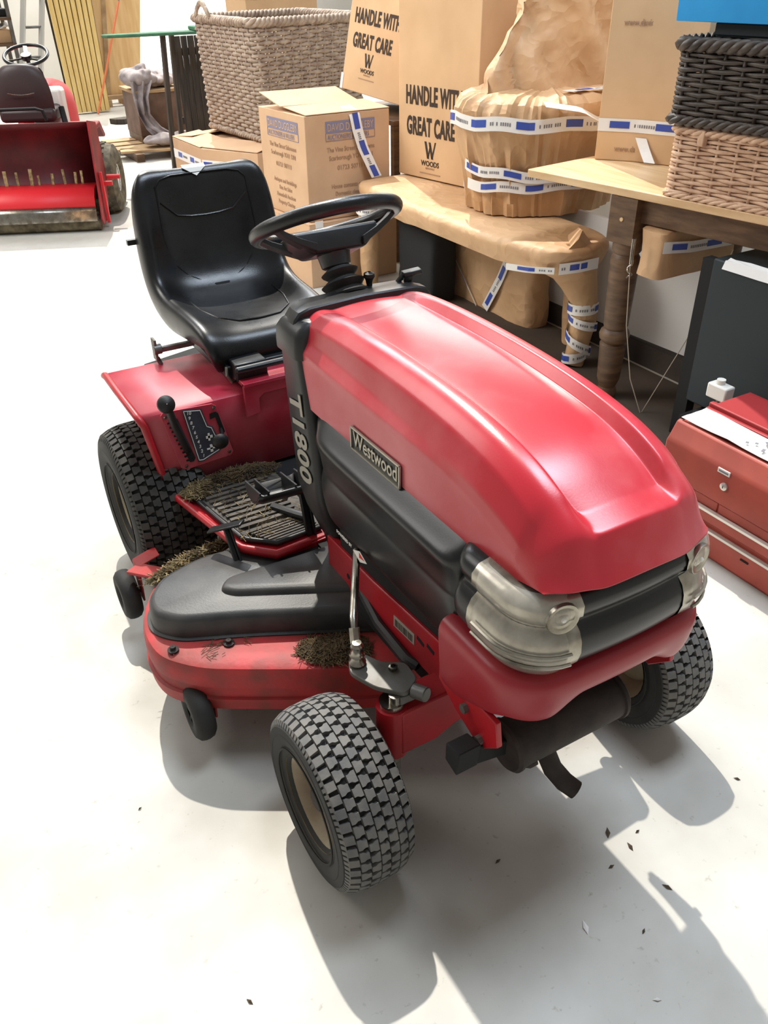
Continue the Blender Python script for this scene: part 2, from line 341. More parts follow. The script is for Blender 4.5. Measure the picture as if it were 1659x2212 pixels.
# side panels (profile in x offset / z, lofted along y with pinched rear and front)
def side_panel(s):
    prof = [(.165, .838), (.184, .818), (.207, .803), (.225, .790), (.230, .778), (.225, .765), (.218, .745), (.214, .722), (.2125, .704), (.2095, .695), (.2115, .684), (.211, .655), (.206, .600), (.197, .560), (.186, .552)]
    st = [(.515, -.018, 0), (.50, -.008, 0), (.47, 0, .3), (.44, 0, 1), (.30, 0, 1), (.10, 0, 1), (-.03, 0, 1), (-.075, 0, 1), (-.098, -.002, .55), (-.108, -.014, .2)]
    rows = []
    for (y, off, k) in st:
        row = []
        for i, (x, z) in enumerate(prof):
            base = .198; xx = base+(x-base)*(k if 1 < i < 11 else 1)+off
            zz = z
            if y > .46 and i > 10: zz = z
            row.append((s*xx, y+(.0 if i < 5 else -(i-5)*.004 if y > .4 else 0), zz))
        rows.append(row)
    m_ = MB(); m_.grid(rows); return m_
panL = part('side_panel', side_panel(-1), M['panel'], smooth=180, sub=2)
part('side_panel', side_panel(1), M['panel'], smooth=180, sub=2)
text('panel_lettering', 'POWERED BY', (-.2105, .385, .566), (0, -1, 0), (0, 0, 1), .012, M['white'], panL, xs=1.0, bold=.0002, depth=.0004)
B = MB(); B.prism([(-.032, 0), (0, .015), (.032, 0), (0, -.015)], (-.2118, .272, .566), (0, -1, 0), (0, 0, 1), (.0008, 0, 0)); dia = part('engine_decal', B, M['white'], panL, smooth=0)
B = MB(); B.prism([(-.002, .010), (.022, 0), (-.002, -.004)], (-.2124, .272, .567), (0, -1, 0), (0, 0, 1), (.0006, 0, 0))
part('engine_decal_mark', B, M['decalred'], panL, smooth=0)

# U-shaped sweeps around the nose
def upath(hw, yf, yr, rad, bow, n=8):
    P = []  # (x,y,nx,ny)
    for i in range(n+1): P.append((-hw, yr+(yf+rad-yr)*i/n, -1, 0))
    for i in range(1, 9):
        a = PI/2*i/8; P.append((-hw+rad-rad*math.cos(a), yf+rad-rad*math.sin(a), -math.cos(a), -math.sin(a)))
    xx = hw-rad
    for i in range(1, n*2): x = -xx+2*xx*i/(n*2); P.append((x, yf, 0, -1))
    for i in range(8, -1, -1):
        a = PI/2*i/8; P.append((hw-rad+rad*math.cos(a), yf+rad-rad*math.sin(a), math.cos(a), -math.sin(a)))
    for i in range(n, -1, -1): P.append((hw, yr+(yf+rad-yr)*i/n, 1, 0)) if i < n else None
    return [(x, y - bow*(1-(x/hw)**2) , nx, ny) for x, y, nx, ny in P]
NOSE = [(-.055, .828), (-.030, .829), (-.006, .824), (.008, .808), (.008, .786), (-.006, .771), (-.008, .764), (.006, .752), (.014, .734), (.016, .712), (.010, .688), (-.004, .668), (-.02, .655)]
def sweep(path, prof, sel=None, off=0.):
    rows = []
    for (x, y, nx, ny) in path:
        if sel and not sel(x, y): continue
        rows.append([(x+nx*(o+off), y+ny*(o+off), z) for (o, z) in prof])
    m_ = MB(); m_.grid(rows); return m_
NP = upath(.214, -.300, -.085, .072, .018, 12)
rows = []
for i, (x, y, nx, ny) in enumerate(NP):
    e = min(i, len(NP)-1-i); o2 = (-.035, -.016, -.004, 0)[min(e, 3)]; rows.append([(x+nx*(o+o2), y+ny*(o+o2), z) for o, z in NOSE])
m_ = MB(); m_.grid(rows); part('grille', m_, M['panel'], smooth=180, sub=1)
def lens(s):
    pts = [q for q in NP if s*q[0] > .122 and q[1] < -.150]; k = len(pts); rows = []
    prof = [(-.018, .832)]+NOSE[2:-1]+[(-.014, .657)]
    for i, (x, y, nx, ny) in enumerate(pts):
        e = min(i, k-1-i); o2 = (-.012, .004, .008)[min(e, 2)]; sh = (.004, .0, 0)[min(e, 2)]
        rows.append([(x+nx*(o+o2), y+ny*(o+o2), .745+(z-.745)*(1-sh*5)) for o, z in prof])
    m_ = MB(); m_.grid(rows); return m_
def trim_lens(s):
    # rounded ends: pull the end columns inwards
    m_ = lens(s); return m_
for s in (-1, 1):
    L = part('headlamp', lens(s), M['lens'], smooth=180, sub=2)
    # chrome reflector bowl behind the lens
    c = Vector((s*.156, -.3145, .792)); d = Vector((s*.22, -.97, .04)).normalized()
    m_ = MB(); m_.lathe([(.030, -.004), (.029, .003), (.026, .004), (.021, .0005), (.013, .0), (.010, .003), (.001, .004)], c, d, 28); part('reflector', m_, M['refl'], L, smooth=60)
    m_ = MB(); m_.ball(c+d*.003, .005, 10); part('bulb', m_, M['white'], L)
    m_ = sweep(NP, [(o+.0015, z) for o, z in NOSE[1:]], lambda x, y: s*x > .118 and y < -.152); part('lamp_housing', m_, M['refl'], L, smooth=180)
    for zz in (.722, .700):
        m_ = MB(); pts = [(x+nx*.0225, y+ny*.0225, zz) for (x, y, nx, ny) in NP if s*x > .135 and y < -.17]; m_.tube(pts, .0035, 6); part('lens_rib', m_, M['refl'], L)
    

# bumper
BP = upath(.236, -.315, -.085, .085, .014, 10)
def bump_row(x, y, nx, ny):
    t = max(0, min(1, (abs(x)-.085)/.07)); t = t*t*(3-2*t); zb = .580*(1-t)+.546*t
    side = max(0, min(1, (y+.27)/.14)); zb = zb*(1-side)+.478*side
    pr = [(-.035, .662), (-.012, .661), (-.001, .652), (.004, .636), (.003, .615), (-.004, zb+.022), (-.016, zb+.004), (-.030, zb), (-.034, zb+.01)]
    return [(x+nx*o, y+ny*o, z) for o, z in pr]
m_ = MB(); m_.grid([bump_row(*q) for q in BP]); part('bumper', m_, M['bump'], smooth=180, sub=1)
# frame brackets at the front with bolts
for s in (-1, 1):
    m_ = MB(); m_.prism([(-.07, .53), (-.255, .53), (-.265, .475), (-.215, .425), (-.13, .455), (-.07, .49)], (s*.225, 0, 0), (0, 1, 0), (0, 0, 1), (-s*.012, 0, 0)); br = part('front_bracket', m_, M['red'], bevel=.002)
    for y, z in ((-.165, .492), (-.215, .452)):
        m_ = MB(); m_.cyl((s*.224, y, z), (s*.235, y, z), .010, 6); part('bolt', m_, M['dsteel'], br)
# black square drop bracket and muffler
m_ = MB(); m_.prism([(-.19, .455), (-.235, .465), (-.228, .400), (-.19, .41)], (-.288, 0, 0), (0, 1, 0), (0, 0, 1), (.05, 0, 0)); m_.prism([(-.26, .455), (-.10, .40), (-.10, .368), (-.245, .40)], (0, -.225, 0), (1, 0, 0), (0, 0, 1), (0, .03, 0)); part('hitch_bracket', m_, M['dark'], bevel=.003)
m_ = MB(); m_.lathe([(.001, -.004), (.050, -.002), (.056, .004), (.056, .012), (.052, .014), (.052, .27), (.056, .272), (.056, .28), (.050, .286), (.001, .288)], (-.165, -.215, .395), (1, -.0, 0), 28); muf = part('muffler', m_, M['rust'], smooth=40)
m_ = MB(); m_.tube([(-.06, -.215, .35), (-.058, -.225, .32), (-.05, -.24, .285), (-.035, -.262, .258), (-.02, -.285, .245)], [.02, .021, .021, .021, .02], 12); part('exhaust_pipe', m_, M['rust'], muf)
m_ = MB(); m_.tube([(-.13, -.235, .345), (-.115, -.24, .338), (-.10, -.24, .338)], .008, 8); part('muffler_clamp', m_, M['rust'], muf)

# chassis rails, engine block mass
for s in (-1, 1):
    m_ = MB(); m_.prism([(.53, .345), (.53, .455), (.30, .462), (.012, .49), (-.01, .48), (-.01, .37), (.20, .36)], (s*.168, 0, 0), (0, 1, 0), (0, 0, 1), (-s*.02, 0, 0)); rail = part('chassis_rail', m_, M['red'], bevel=.003)
    if s < 0:
        m_ = MB()
        for y, z, r_ in ((.419, .395, .008), (.387, .392, .010)): m_.cyl((-.1685, y, z), (-.1672, y, z), r_, 14)
        for y, z in ((.085, .438), (.045, .446)): m_.box((-.1683, y, z), (.001, .028, .010), Matrix.Rotation(.15, 3, 'X'))
        part('rail_hole', m_, M['dark'], rail)
        m_ = MB(); m_.prism([(-.044, -.016), (.044, -.016), (.044, .016), (-.044, .016)], (-.1684, .153, .420), (0, -1, .09), (0, .0, 1), (-.0008, 0, 0)); bc = part('barcode_label', m_, M['silver'], rail, smooth=0)
        m_ = MB(); x = -.038
        while x < .038:
            wd = .001+.0022*random.random(); m_.prism([(x, -.012), (x+wd, -.012), (x+wd, .008), (x, .008)], (-.1693, .153, .420), (0, -1, .09), (0, 0, 1), (-.0003, 0, 0)); x += wd+.0012+.002*random.random()
        part('barcode_print', m_, M['ink'], rail, smooth=0)
m_ = MB(); m_.box((0, .22, .60), (.32, .50, .36)); part('engine_block', m_, M['dark'], smooth=0)
m_ = MB(); m_.box((0, .22, .36), (.30, .40, .12)); m_.box((0, .75, .30), (.30, 1.0, .12)); part('frame_underside', m_, M['dark'], smooth=0)
m_ = MB(); m_.tube([(-.155, .40, .385), (-.18, .25, .37), (-.182, .12, .365), (-.17, .09, .36)], .012, 8); m_.box((-.176, .24, .352), (.014, .26, .03), Matrix.Rotation(.03, 3, 'X')); part('engagement_lever', m_, M['blk'])

# dashboard cowl
def dash():
    m_ = MB(); rows = []
    # cross-section loops (x half, y front, y rear) at heights
    for z, hx, yf, yr in ((.375, .140, .50, .60), (.42, .150, .50, .605), (.52, .186, .50, .62), (.58, .198, .50, .63), (.80, .198, .53, .655), (.925, .195, .56, .675), (.926, .202, .555, .685), (.945, .202, .556, .686), (.975, .198, .558, .688), (.992, .190, .56, .678), (1.003, .176, .565, .665), (1.008, .162, .57, .655)):
        r_ = .02; loop = []
        for cx, cy, a0 in ((hx-r_, yf+r_, -90), (hx-r_, yr-r_, 0), (-hx+r_, yr-r_, 90), (-hx+r_, yf+r_, 180)):
            for k in range(4):
                a = R(a0+30*k); loop.append((cx+r_*math.cos(a), cy+r_*math.sin(a), z))
        rows.append(loop)
    m_.grid(rows, cu=True); n = len(rows[0]); m_.f.append(list(range((len(rows)-1)*n, len(rows)*n))); m_.m.append(0)
    return m_
dsh = part('dashboard_cowl', dash(), M['blk'], smooth=40)
m_ = MB(); pts = [(-.198, .60, .93), (-.196, .60, .985)] 
prof = [(-.200, .80), (-.199, .975), (-.192, 1.004), (-.178, 1.020), (-.15, 1.028), (0, 1.033), (.15, 1.028), (.178, 1.020), (.192, 1.004), (.199, .975), (.200, .80)]
rows = [[(x*f*.955, y, .80+(z-.80)*(1 if f > .99 else (.985 if f > .91 else .93))) for x, z in prof] for y, f in ((.672, .92), (.664, .965), (.642, .985), (.632, 1), (.604, 1), (.600, .985), (.598, .90))]
m_.grid(rows); part('dash_trim', m_, M['blk'], dsh, smooth=30)
text('model_lettering', 'T1800', (-.2008, .622, .832), (0, -.15, -1), (0, -1, .15), .090, M['silver'], dsh, xs=.96, bold=.0024, depth=.0006, spacing=1.04, label='silver letters down the side of the dash')
m_ = MB(); m_.cyl((.050, .665, .98), (.050, .668, 1.04), .007, 10); m_.lathe([(.004, 0), (.013, .004), (.014, .012), (.009, .02), (.007, .03)], (.050, .668, 1.060), (0, .03, -1), 14); part('choke_knob', m_, M['knob'], dsh)
m_ = MB(); m_.bar((.105, .665, 1.0), (.145, .66, 1.043), .012, .010); m_.bar((.138, .66, 1.040), (.184, .65, 1.046), .026, .012); part('throttle_lever', m_, M['blk'], dsh, bevel=.003)
m_ = MB(); m_.cyl((.155, .66, .99), (.155, .66, 1.022), .011, 12); m_.box((.155, .66, 1.028), (.024, .006, .016)); part('ignition_key', m_, M['blk'], dsh, bevel=.002)

# steering wheel
ti = R(26); nW = Vector((0, math.sin(ti), math.cos(ti))); xW = Vector((1, 0, 0)); yW = nW.cross(xW)
cW = Vector((0, .785, 1.156)); RW = .172
m_ = MB(); m_.tube([cW+xW*(RW*math.cos(2*PI*i/56))+yW*(RW*math.sin(2*PI*i/56)) for i in range(56)], .0175, 14, closed=True)
sw = part('steering_wheel', m_, M['seat'], smooth=180)
m_ = MB()
def wp(a, b, c): return cW+xW*a+yW*b+nW*c
q = [[(-.115, -.045, -.020), (.115, -.045, -.020), (.115, .045, -.020), (-.115, .045, -.020)], [(-.105, -.048, -.045), (.105, -.048, -.045), (.105, .048, -.045), (-.105, .048, -.045)], [(-.070, -.042, -.075), (.070, -.042, -.075), (.070, .042, -.075), (-.070, .042, -.075)]]
m_.add([wp(*p) for l in q for p in l], [(0, 1, 2, 3), (11, 10, 9, 8)]+[(i*4+j, i*4+(j+1) % 4, i*4+4+(j+1) % 4, i*4+4+j) for i in range(2) for j in range(4)])
part('wheel_hub', m_, M['blk'], sw, bevel=.008, bseg=3)
for s in (-1, 1):
    for b in (-1, 1):
        m_ = MB(); e = Vector((s*math.cos(R(19)), b*math.sin(R(19)))) * (RW-.004)
        P_ = [(s*.06, b*.036, -.064), (s*.10, b*.040, -.046), (s*.135, b*.048, -.026), (s*.158, b*.054, -.008), (e.x, e.y, -.002)]
        rows = []
        for i, p in enumerate(P_):
            hw = [.022, .020, .017, .015, .014][i]; th = [.012, .010, .009, .008, .008][i]
            rows.append([wp(p[0], p[1]-hw*.8, p[2]-th*.6), wp(p[0], p[1]+hw*.8, p[2]-th*.6), wp(p[0], p[1]+hw, p[2]+th), wp(p[0], p[1]-hw, p[2]+th)])
        m_.grid(rows, cu=True); m_.f += [[0, 1, 2, 3], [16, 17, 18, 19]]; m_.m += [0, 0]
        part('wheel_spoke', m_, M['blk'], sw, bevel=.003)
m_ = MB(); m_.lathe([(.0, .0), (.030, .0), (.036, .004), (.040, .03), (.042, .034)], wp(0, 0, -.108), nW, 24); part('wheel_collar', m_, M['blk'], sw)
m_ = MB(); m_.cyl(wp(0, 0, -.10), (0, .70, .99), .009, 10); part('steering_shaft', m_, M['steel'], sw)
axv = (wp(0, 0, -.118)-Vector((0, .69, .985))).normalized()
m_ = MB(); m_.lathe([(.058, 0), (.060, .006), (.046, .016), (.042, .020), (.052, .030), (.054, .034), (.034, .046), (.033, .049), (.044, .058), (.046, .062), (.030, .072), (.014, .078), (.010, .082)], Vector((0, .690, 1.000)), axv, 28); part('steering_gaiter', m_, M['rub'], smooth=50)

# rear body: fender, tunnel
m_ = MB(); hw = .458
prof = [(.414, .375), (.430, .45), (.452, .59), (.456, .612)]
rows = []
for s in (1,):
    rows.append([(-.412, 1.085, .372), (-.448, 1.088, .600), (-.455, 1.095, .617), (-.458, 1.110, .625), (-.460, 1.30, .626), (-.458, 1.44, .624), (-.456, 1.47, .612)])
    rows.append([(.412, 1.085, .372), (.448, 1.088, .600), (.455, 1.095, .617), (.458, 1.110, .625), (.460, 1.30, .626), (.458, 1.44, .624), (.456, 1.47, .612)])
g = []
for k in range(9):
    t = k/8; g.append([tuple(Vector(a).lerp(Vector(b), t)) for a, b in zip(rows[0], rows[1])])
m_.grid(g); fend = part('rear_fender', m_, M['fender'], smooth=30, solid=.004)
for s in (-1, 1):
    m_ = MB(); m_.tube([(s*abs(p[0])+s*.002, p[1], p[2]-.006) for p in rows[0]], .011, 10); part('fender_edge', m_, M['red'], fend, smooth=60)
m_ = MB(); m_.zprism([(-.30, 1.12), (.30, 1.12), (.30, 1.75), (-.30, 1.60)], .28, .56); part('transmission_housing', m_, M['dark'], smooth=0)
# seat support: red bracket with cut-out, black seat pan
m_ = MB(); m_.prism([(-.150, .655), (-.150, .548), (-.104, .552), (-.104, .600), (-.088, .612), (.09, .612), (.105, .600), (.105, .552), (.15, .548), (.15, .655)], (0, 1.075, 0), (1, 0, 0), (0, 0, 1), (0, .012, 0)); m_.box((0, 1.16, .650), (.30, .18, .012)); part('seat_support', m_, M['fender'], bevel=.002)
m_ = MB(); m_.box((-.105, 1.16, .675), (.10, .10, .055)); m_.box((.10, 1.16, .675), (.10, .10, .055)); m_.box((0, 1.33, .665), (.34, .36, .04)); m_.cyl((-.16, 1.10, .69), (.16, 1.10, .69), .010, 10); part('seat_pan', m_, M['blk'], bevel=.005)
m_ = MB(); m_.tube([(-.150, 1.13, .645), (-.168, 1.12, .650), (-.178, 1.125, .67), (-.172, 1.14, .69)], .005, 8); part('pan_clip', m_, M['steel'])
m_ = MB(); m_.bar((-.29, 1.43, .668), (-.18, 1.40, .680), .016, .016); m_.box((-.298, 1.43, .672), (.008, .035, .07)); m_.cyl((-.305, 1.42, .675), (-.280, 1.42, .675), .016, 12); m_.bar((-.295, 1.43, .645), (-.288, 1.42, .622), .010, .012); part('seat_spring_bracket', m_, M['dsteel'], bevel=.002)

# seat: swept bucket
SP = [  # y, z, half width, bolster gain, normal y, normal z
 (1.185, .655, .185, .2, -.9, -.4), (1.165, .700, .205, .3, -1, 0), (1.180, .745, .215, .5, -.75, .66), (1.225, .768, .222, .8, -.15, 1), (1.36, .768, .232, 1.1, 0, 1), (1.48, .758, .240, 1.4, -.08, 1),
 (1.575, .775, .243, 1.7, -.5, .8), (1.632, .840, .243, 1.7, -.92, .3), (1.655, .93, .240, 1.6, -1, .12), (1.668, 1.02, .236, 1.15, -1, .12), (1.676, 1.085, .226, .6, -1, .12), (1.686, 1.120, .208, .32, -.85, .5), (1.702, 1.136, .186, .12, -.3, .95), (1.720, 1.134, .168, .2, .5, .85), (1.742, 1.10, .180, .15, .95, .2), (1.745, 1.0, .19, .1, 1, 0), (1.72, .86, .20, 0, 1, 0), (1.66, .74, .19, 0, .7, -.7), (1.45, .69, .18, 0, 0, -1), (1.22, .645, .17, 0, 0, -1)]
LAT = [(0, 0), (.30, .001), (.58, .006), (.76, .022), (.88, .034), (.97, .026), (1.0, .002), (.99, -.035), (.94, -.058)]
def seatpt(k, u, off=0.):
    i = min(int(k), len(SP)-2); t = k-i; p = [SP[i][j]*(1-t)+SP[i+1][j]*t for j in range(6)]
    au = abs(u); h = 0
    for a, b in zip(LAT[:7], LAT[1:7]):
        if a[0] <= au <= b[0]: h = a[1]+(b[1]-a[1])*(au-a[0])/(b[0]-a[0])
    n = Vector((0, p[4], p[5])).normalized()
    return Vector((p[2]*u, p[0], p[1]))+n*(h*p[3]+off)
m_ = MB(); rows = []
for (y, z, hw, g_, ny, nz) in SP:
    n = Vector((0, ny, nz)).normalized(); row = []
    lat = LAT
    full = [(-a, b) for a, b in lat[:0:-1]]+lat
    for u, h in full: row.append(Vector((hw*u, y, z))+n*(h*(g_ if h > 0 else min(1, .25+g_*.6))))
    rows.append(row)
m_.grid(rows, cv=True); seat = part('seat', m_, M['seat'], smooth=180, sub=2)
m_ = MB()
m_.tube([seatpt(k, u, .0015) for k, u in ((9.4, -.62), (9.1, -.52), (8.8, -.40), (8.72, -.2), (8.7, 0), (8.72, .2), (8.8, .40), (9.1, .52), (9.4, .62))], .0035, 6)
m_.tube([seatpt(k, u, .0005) for k, u in ((9.4, -.66), (10.2, -.68), (10.7, -.62), (10.95, -.45), (11, 0), (10.95, .45), (10.7, .62), (10.2, .68), (9.4, .66))], .0028, 6)
m_.tube([seatpt(k, u, .0005) for k, u in ((9.4, .66), (8.2, .66), (7.3, .60), (6.7, .42), (6.35, .22), (6.2, .0), (6.35, -.22), (6.7, -.42), (7.3, -.60), (8.2, -.66), (9.4, -.66))], .0025, 6)
m_.tube([seatpt(k, u, .001) for k, u in ((5.4, -.60), (4.4, -.60), (3.7, -.52), (3.35, -.3), (3.3, 0), (3.35, .3), (3.7, .52), (4.4, .60), (5.4, .60))], .0028, 6)
part('seat_seam', m_, M['seat'], seat)
m_ = MB(); p0 = seatpt(6.0, 0, -.006); m_.box(p0, (.055, .04, .03), Matrix.Rotation(.8, 3, 'X')); part('seat_vent', m_, M['dark'], seat, bevel=.004)
m_ = MB(); a = seatpt(11.9, -.02, .004); m_.add([seatpt(12.4, .16, .006), seatpt(12.4, -.26, .006), seatpt(11.6, -.24, .006), seatpt(10.7, -.04, .006), seatpt(11.6, .14, .006)], [(0, 1, 2, 4), (2, 3, 4)]); part('seat_sticker', m_, M['white'], seat, smooth=0, label='small white sticker at the top of the backrest')
m_ = MB(); m_.box((-.238, 1.70, .932), (.045, .016, .016)); part('seat_latch', m_, M['blk'])

# footplates with rubber mats
for s in (-1, 1):
    out = [(.414, 1.10), (.409, 1.06), (.37, .85), (.350, .735), (.338, .70), (.270, .628), (.17, .635), (.10, .64), (.10, 1.10)]
    m_ = MB(); m_.zprism([(s*x, y) for x, y in out], .352, .372); fp = part('foot_plate', m_, M['red'], bevel=.004)
    m_ = MB(); m_.tube([(s*x, y, .372) for x, y in out[:7]], .012, 10); part('plate_edge', m_, M['red'], fp, smooth=60)
    m_ = MB(); m_.prism([(.265, .360), (.09, .37), (.09, .25), (.16, .27), (.225, .32)], (0, .632, 0), (s, 0, 0), (0, 0, 1), (0, .012, 0)); part('plate_gusset', m_, M['red'], fp, bevel=.002)
    ins = [(.380, 1.085), (.345, .85), (.326, .742), (.316, .72), (.255, .662), (.12, .67), (.105, .72), (.105, 1.085)]
    m_ = MB(); m_.zprism([(s*x, y) for x, y in ins], .372, .380); fm = part('foot_mat', m_, M['mat_'])
    m_ = MB(); m_.tube([(s*x, y, .381) for x, y in ins[:6]], .008, 8); part('mat_border', m_, M['blk'], fp, smooth=60)
    m_ = MB()
    def xo_(y): return .365+(y-1.085)*(.365-.318)/(1.085-.742)
    y = .775
    while y < 1.075:
        m_.box((s*(.135+xo_(y))/2, y, .384), (xo_(y)-.135-.012, .013, .009)); y += .0235
    for k in range(7):
        yy = .675+k*.0115; t = k/7; m_.bar((s*(.262+.052*t), yy-.004, .384), (s*.125, yy+.004, .384), .006, .008)
    part('mat_rib', m_, M['mat_'], fp, kind='stuff', bevel=0)
# lever plate on the left front of the fender, with levers
yP = 1.083
m_ = MB(); m_.prism([(-.402, .618), (-.392, .628), (-.25, .618), (-.238, .608), (-.204, .448), (-.212, .438), (-.355, .430), (-.368, .440)], (0, yP, 0), (1, 0, 0), (0, 0, 1), (0, -.005, 0)); lp = part('lever_plate', m_, M['fender'], bevel=.001)
m_ = MB(); y2 = yP-.006
m_.prism([(-.340, .622), (-.284, .612), (-.271, .556), (-.258, .548), (-.238, .478), (-.245, .464), (-.300, .444), (-.316, .446)], (0, y2, 0), (1, 0, 0), (0, 0, 1), (0, -.001, 0)); part('lever_decal', m_, M['decal'], lp, smooth=0)
m_ = MB(); pl = [(-.336, .617), (-.288, .608), (-.275, .553), (-.262, .545), (-.243, .479), (-.249, .468), (-.300, .449), (-.312, .451)]
for i in range(len(pl)):
    a, b = pl[i], pl[(i+1) % len(pl)]; m_.bar((a[0], y2-.0014, a[1]), (b[0], y2-.0014, b[1]), .002, .001, up=(0, 1, 0))
m_.prism([(-.282, .522), (-.262, .522), (-.262, .514), (-.282, .514)], (0, y2-.001, 0), (1, 0, 0), (0, 0, 1), (0, -.001, 0)); m_.prism([(-.276, .530), (-.270, .530), (-.270, .506), (-.276, .506)], (0, y2-.001, 0), (1, 0, 0), (0, 0, 1), (0, -.001, 0))
m_.prism([(-.284, .482), (-.256, .482), (-.256, .477), (-.284, .477)], (0, y2-.001, 0), (1, 0, 0), (0, 0, 1), (0, -.001, 0)); m_.prism([(-.274, .492), (-.266, .492), (-.266, .468), (-.274, .468)], (0, y2-.001, 0), (1, 0, 0), (0, 0, 1), (0, -.001, 0))
part('decal_symbol', m_, M['white'], lp, smooth=0)
for i, ch in enumerate(['10', '9', '8', '7', '6', '5', '4', '3', '2', '1']):
    t = i/9; text('decal_number', ch, (-.329+.028*t, y2-.0014, .604-.146*t), (1, 0, -.12), (.17, 0, 1), .014, M['white'], lp, depth=.0003, bold=.0002)
m_ = MB(); m_.prism([(-.378, .600), (-.357, .600), (-.322, .462), (-.328, .452), (-.340, .452)], (0, y2, 0), (1, 0, 0), (0, 0, 1), (0, -.001, 0))
for i in range(10):
    t = i/9; m_.box((-.380+.037*t, y2-.0005, .592-.132*t), (.014, .002, .005))
m_.prism([(-.262, .590), (-.243, .592), (-.236, .585), (-.222, .520), (-.234, .520), (-.246, .575), (-.262, .572)], (0, y2, 0), (1, 0, 0), (0, 0, 1), (0, -.001, 0))
part('lever_slot', m_, M['dark'], lp, smooth=0)
for x, z in ((-.390, .612), (-.247, .606), (-.352, .442), (-.216, .452)):
    m_ = MB(); m_.lathe([(.0055, 0), (.005, .002), (.001, .003)], (x, yP-.005, z), (0, -1, 0), 10); part('plate_screw', m_, M['steel'], lp)
m_ = MB(); m_.tube([(-.332, yP+.02, .470), (-.350, yP-.02, .520), (-.380, yP-.055, .610), (-.392, yP-.066, .665)], [.013, .012, .012, .011], 10); hl = part('height_lever', m_, M['blk'], smooth=60)
m_ = MB(); m_.lathe([(.001, -.004), (.014, -.002), (.023, .005), (.025, .012), (.020, .021), (.008, .027)], (-.398, yP-.082, .688), (.05, .75, -.40), 22); part('lever_knob', m_, M['knob'], hl)
m_ = MB(); m_.tube([(-.228, yP+.02, .535), (-.240, yP-.03, .530), (-.256, yP-.055, .525)], .006, 8); gl = part('drive_lever', m_, M['blk'], smooth=60)
m_ = MB(); m_.lathe([(.001, -.004), (.015, -.002), (.023, .005), (.025, .012), (.019, .021), (.008, .027)], (-.262, yP-.082, .528), (.08, .8, .1), 22); part('lever_knob', m_, M['knob'], gl)

# pedals
m_ = MB(); rows = []
for yy, zz, w_ in ((.672, .540, .02), (.69, .512, .0), (.72, .495, .0), (.755, .500, .0), (.765, .520, .02)):
    rows.append([(-.285, yy, zz+.0), (-.272, yy-.002, zz-.006), (-.172, yy-.03, zz+.008), (-.160, yy-.032, zz+.014)])
m_.grid(rows)
ped = part('clutch_pedal', m_, M['blk'], smooth=60, solid=.008)
for t in (0, .18, .72, 1):
    m_ = MB(); x = -.287+.128*t; yo = -.032*t; zo = .014*t
    m_.prism([(.665, .545), (.69, .508), (.72, .490), (.757, .495), (.772, .530)], (x, yo, zo), (0, 1, 0), (0, 0, 1), (.006, 0, 0)); part('pedal_rib', m_, M['blk'], ped, bevel=.002)
m_ = MB(); m_.bar((-.162, .69, .515), (-.158, .66, .36), .016, .012); m_.bar((-.148, .69, .515), (-.144, .66, .36), .008, .02); m_.bar((-.17, .70, .50), (-.12, .69, .515), .014, .014); part('pedal_arm', m_, M['blk'], ped, bevel=.002)
m_ = MB(); m_.cyl((-.205, .70, .487), (-.205, .692, .5045), .009, 12); m_.cyl((-.20, .712, .495), (-.20, .708, .504), .008, 12); part('pedal_bolt', m_, M['steel'], ped)
m_ = MB(); m_.tube([(-.195, .82, .39), (-.16, .735, .40), (-.145, .70, .405)], .012, 10); part('pedal_stop', m_, M['blk'])
m_ = MB(); m_.bar((-.400, .775, .408), (-.330, .70, .452), .030, .007); p2 = part('deck_pedal', m_, M['blk'], bevel=.003)
m_ = MB(); m_.bar((-.368, .735, .428), (-.362, .655, .296), .012, .012); m_.bar((-.358, .730, .428), (-.352, .650, .296), .006, .016); m_.tube([(-.36, .655, .300), (-.352, .650, .290), (-.34, .648, .296), (-.27, .66, .345)], .008, 8); part('pedal_arm', m_, M['blk'], p2, bevel=.002)
# mower deck
def roundpoly(poly, r, n=5):
    out = []; k = len(poly)
    for i in range(k):
        p0, p, p1 = Vector(poly[i-1]), Vector(poly[i]), Vector(poly[(i+1) % k]); a, b = (p0-p), (p1-p)
        d = min(r, a.length*.45, b.length*.45); a = p+a.normalized()*d; b = p+b.normalized()*d
        for j in range(n+1): t = j/n; out.append(tuple((a*(1-t)**2+p*2*t*(1-t)+b*t*t)[:2]))
    return out
def inset(poly, d):
    c = Vector((sum(p[0] for p in poly)/len(poly), sum(p[1] for p in poly)/len(poly))); o = []
    n = len(poly)
    for i in range(n):
        t = (Vector(poly[(i+1) % n])-Vector(poly[i-1])).normalized(); nn = Vector((-t.y, t.x)); p = Vector(poly[i]); q = p+nn*d
        o.append(tuple(q))
    return o
half = [(-.10, .215), (-.219, .262), (-.306, .312), (-.442, .392), (-.567, .470), (-.640, .560), (-.648, .660), (-.618, .760), (-.556, .860), (-.44, .93), (-.28, .86), (-.12, .83)]
deckp = roundpoly(half + [(-x, y) for x, y in half[::-1]], .06)
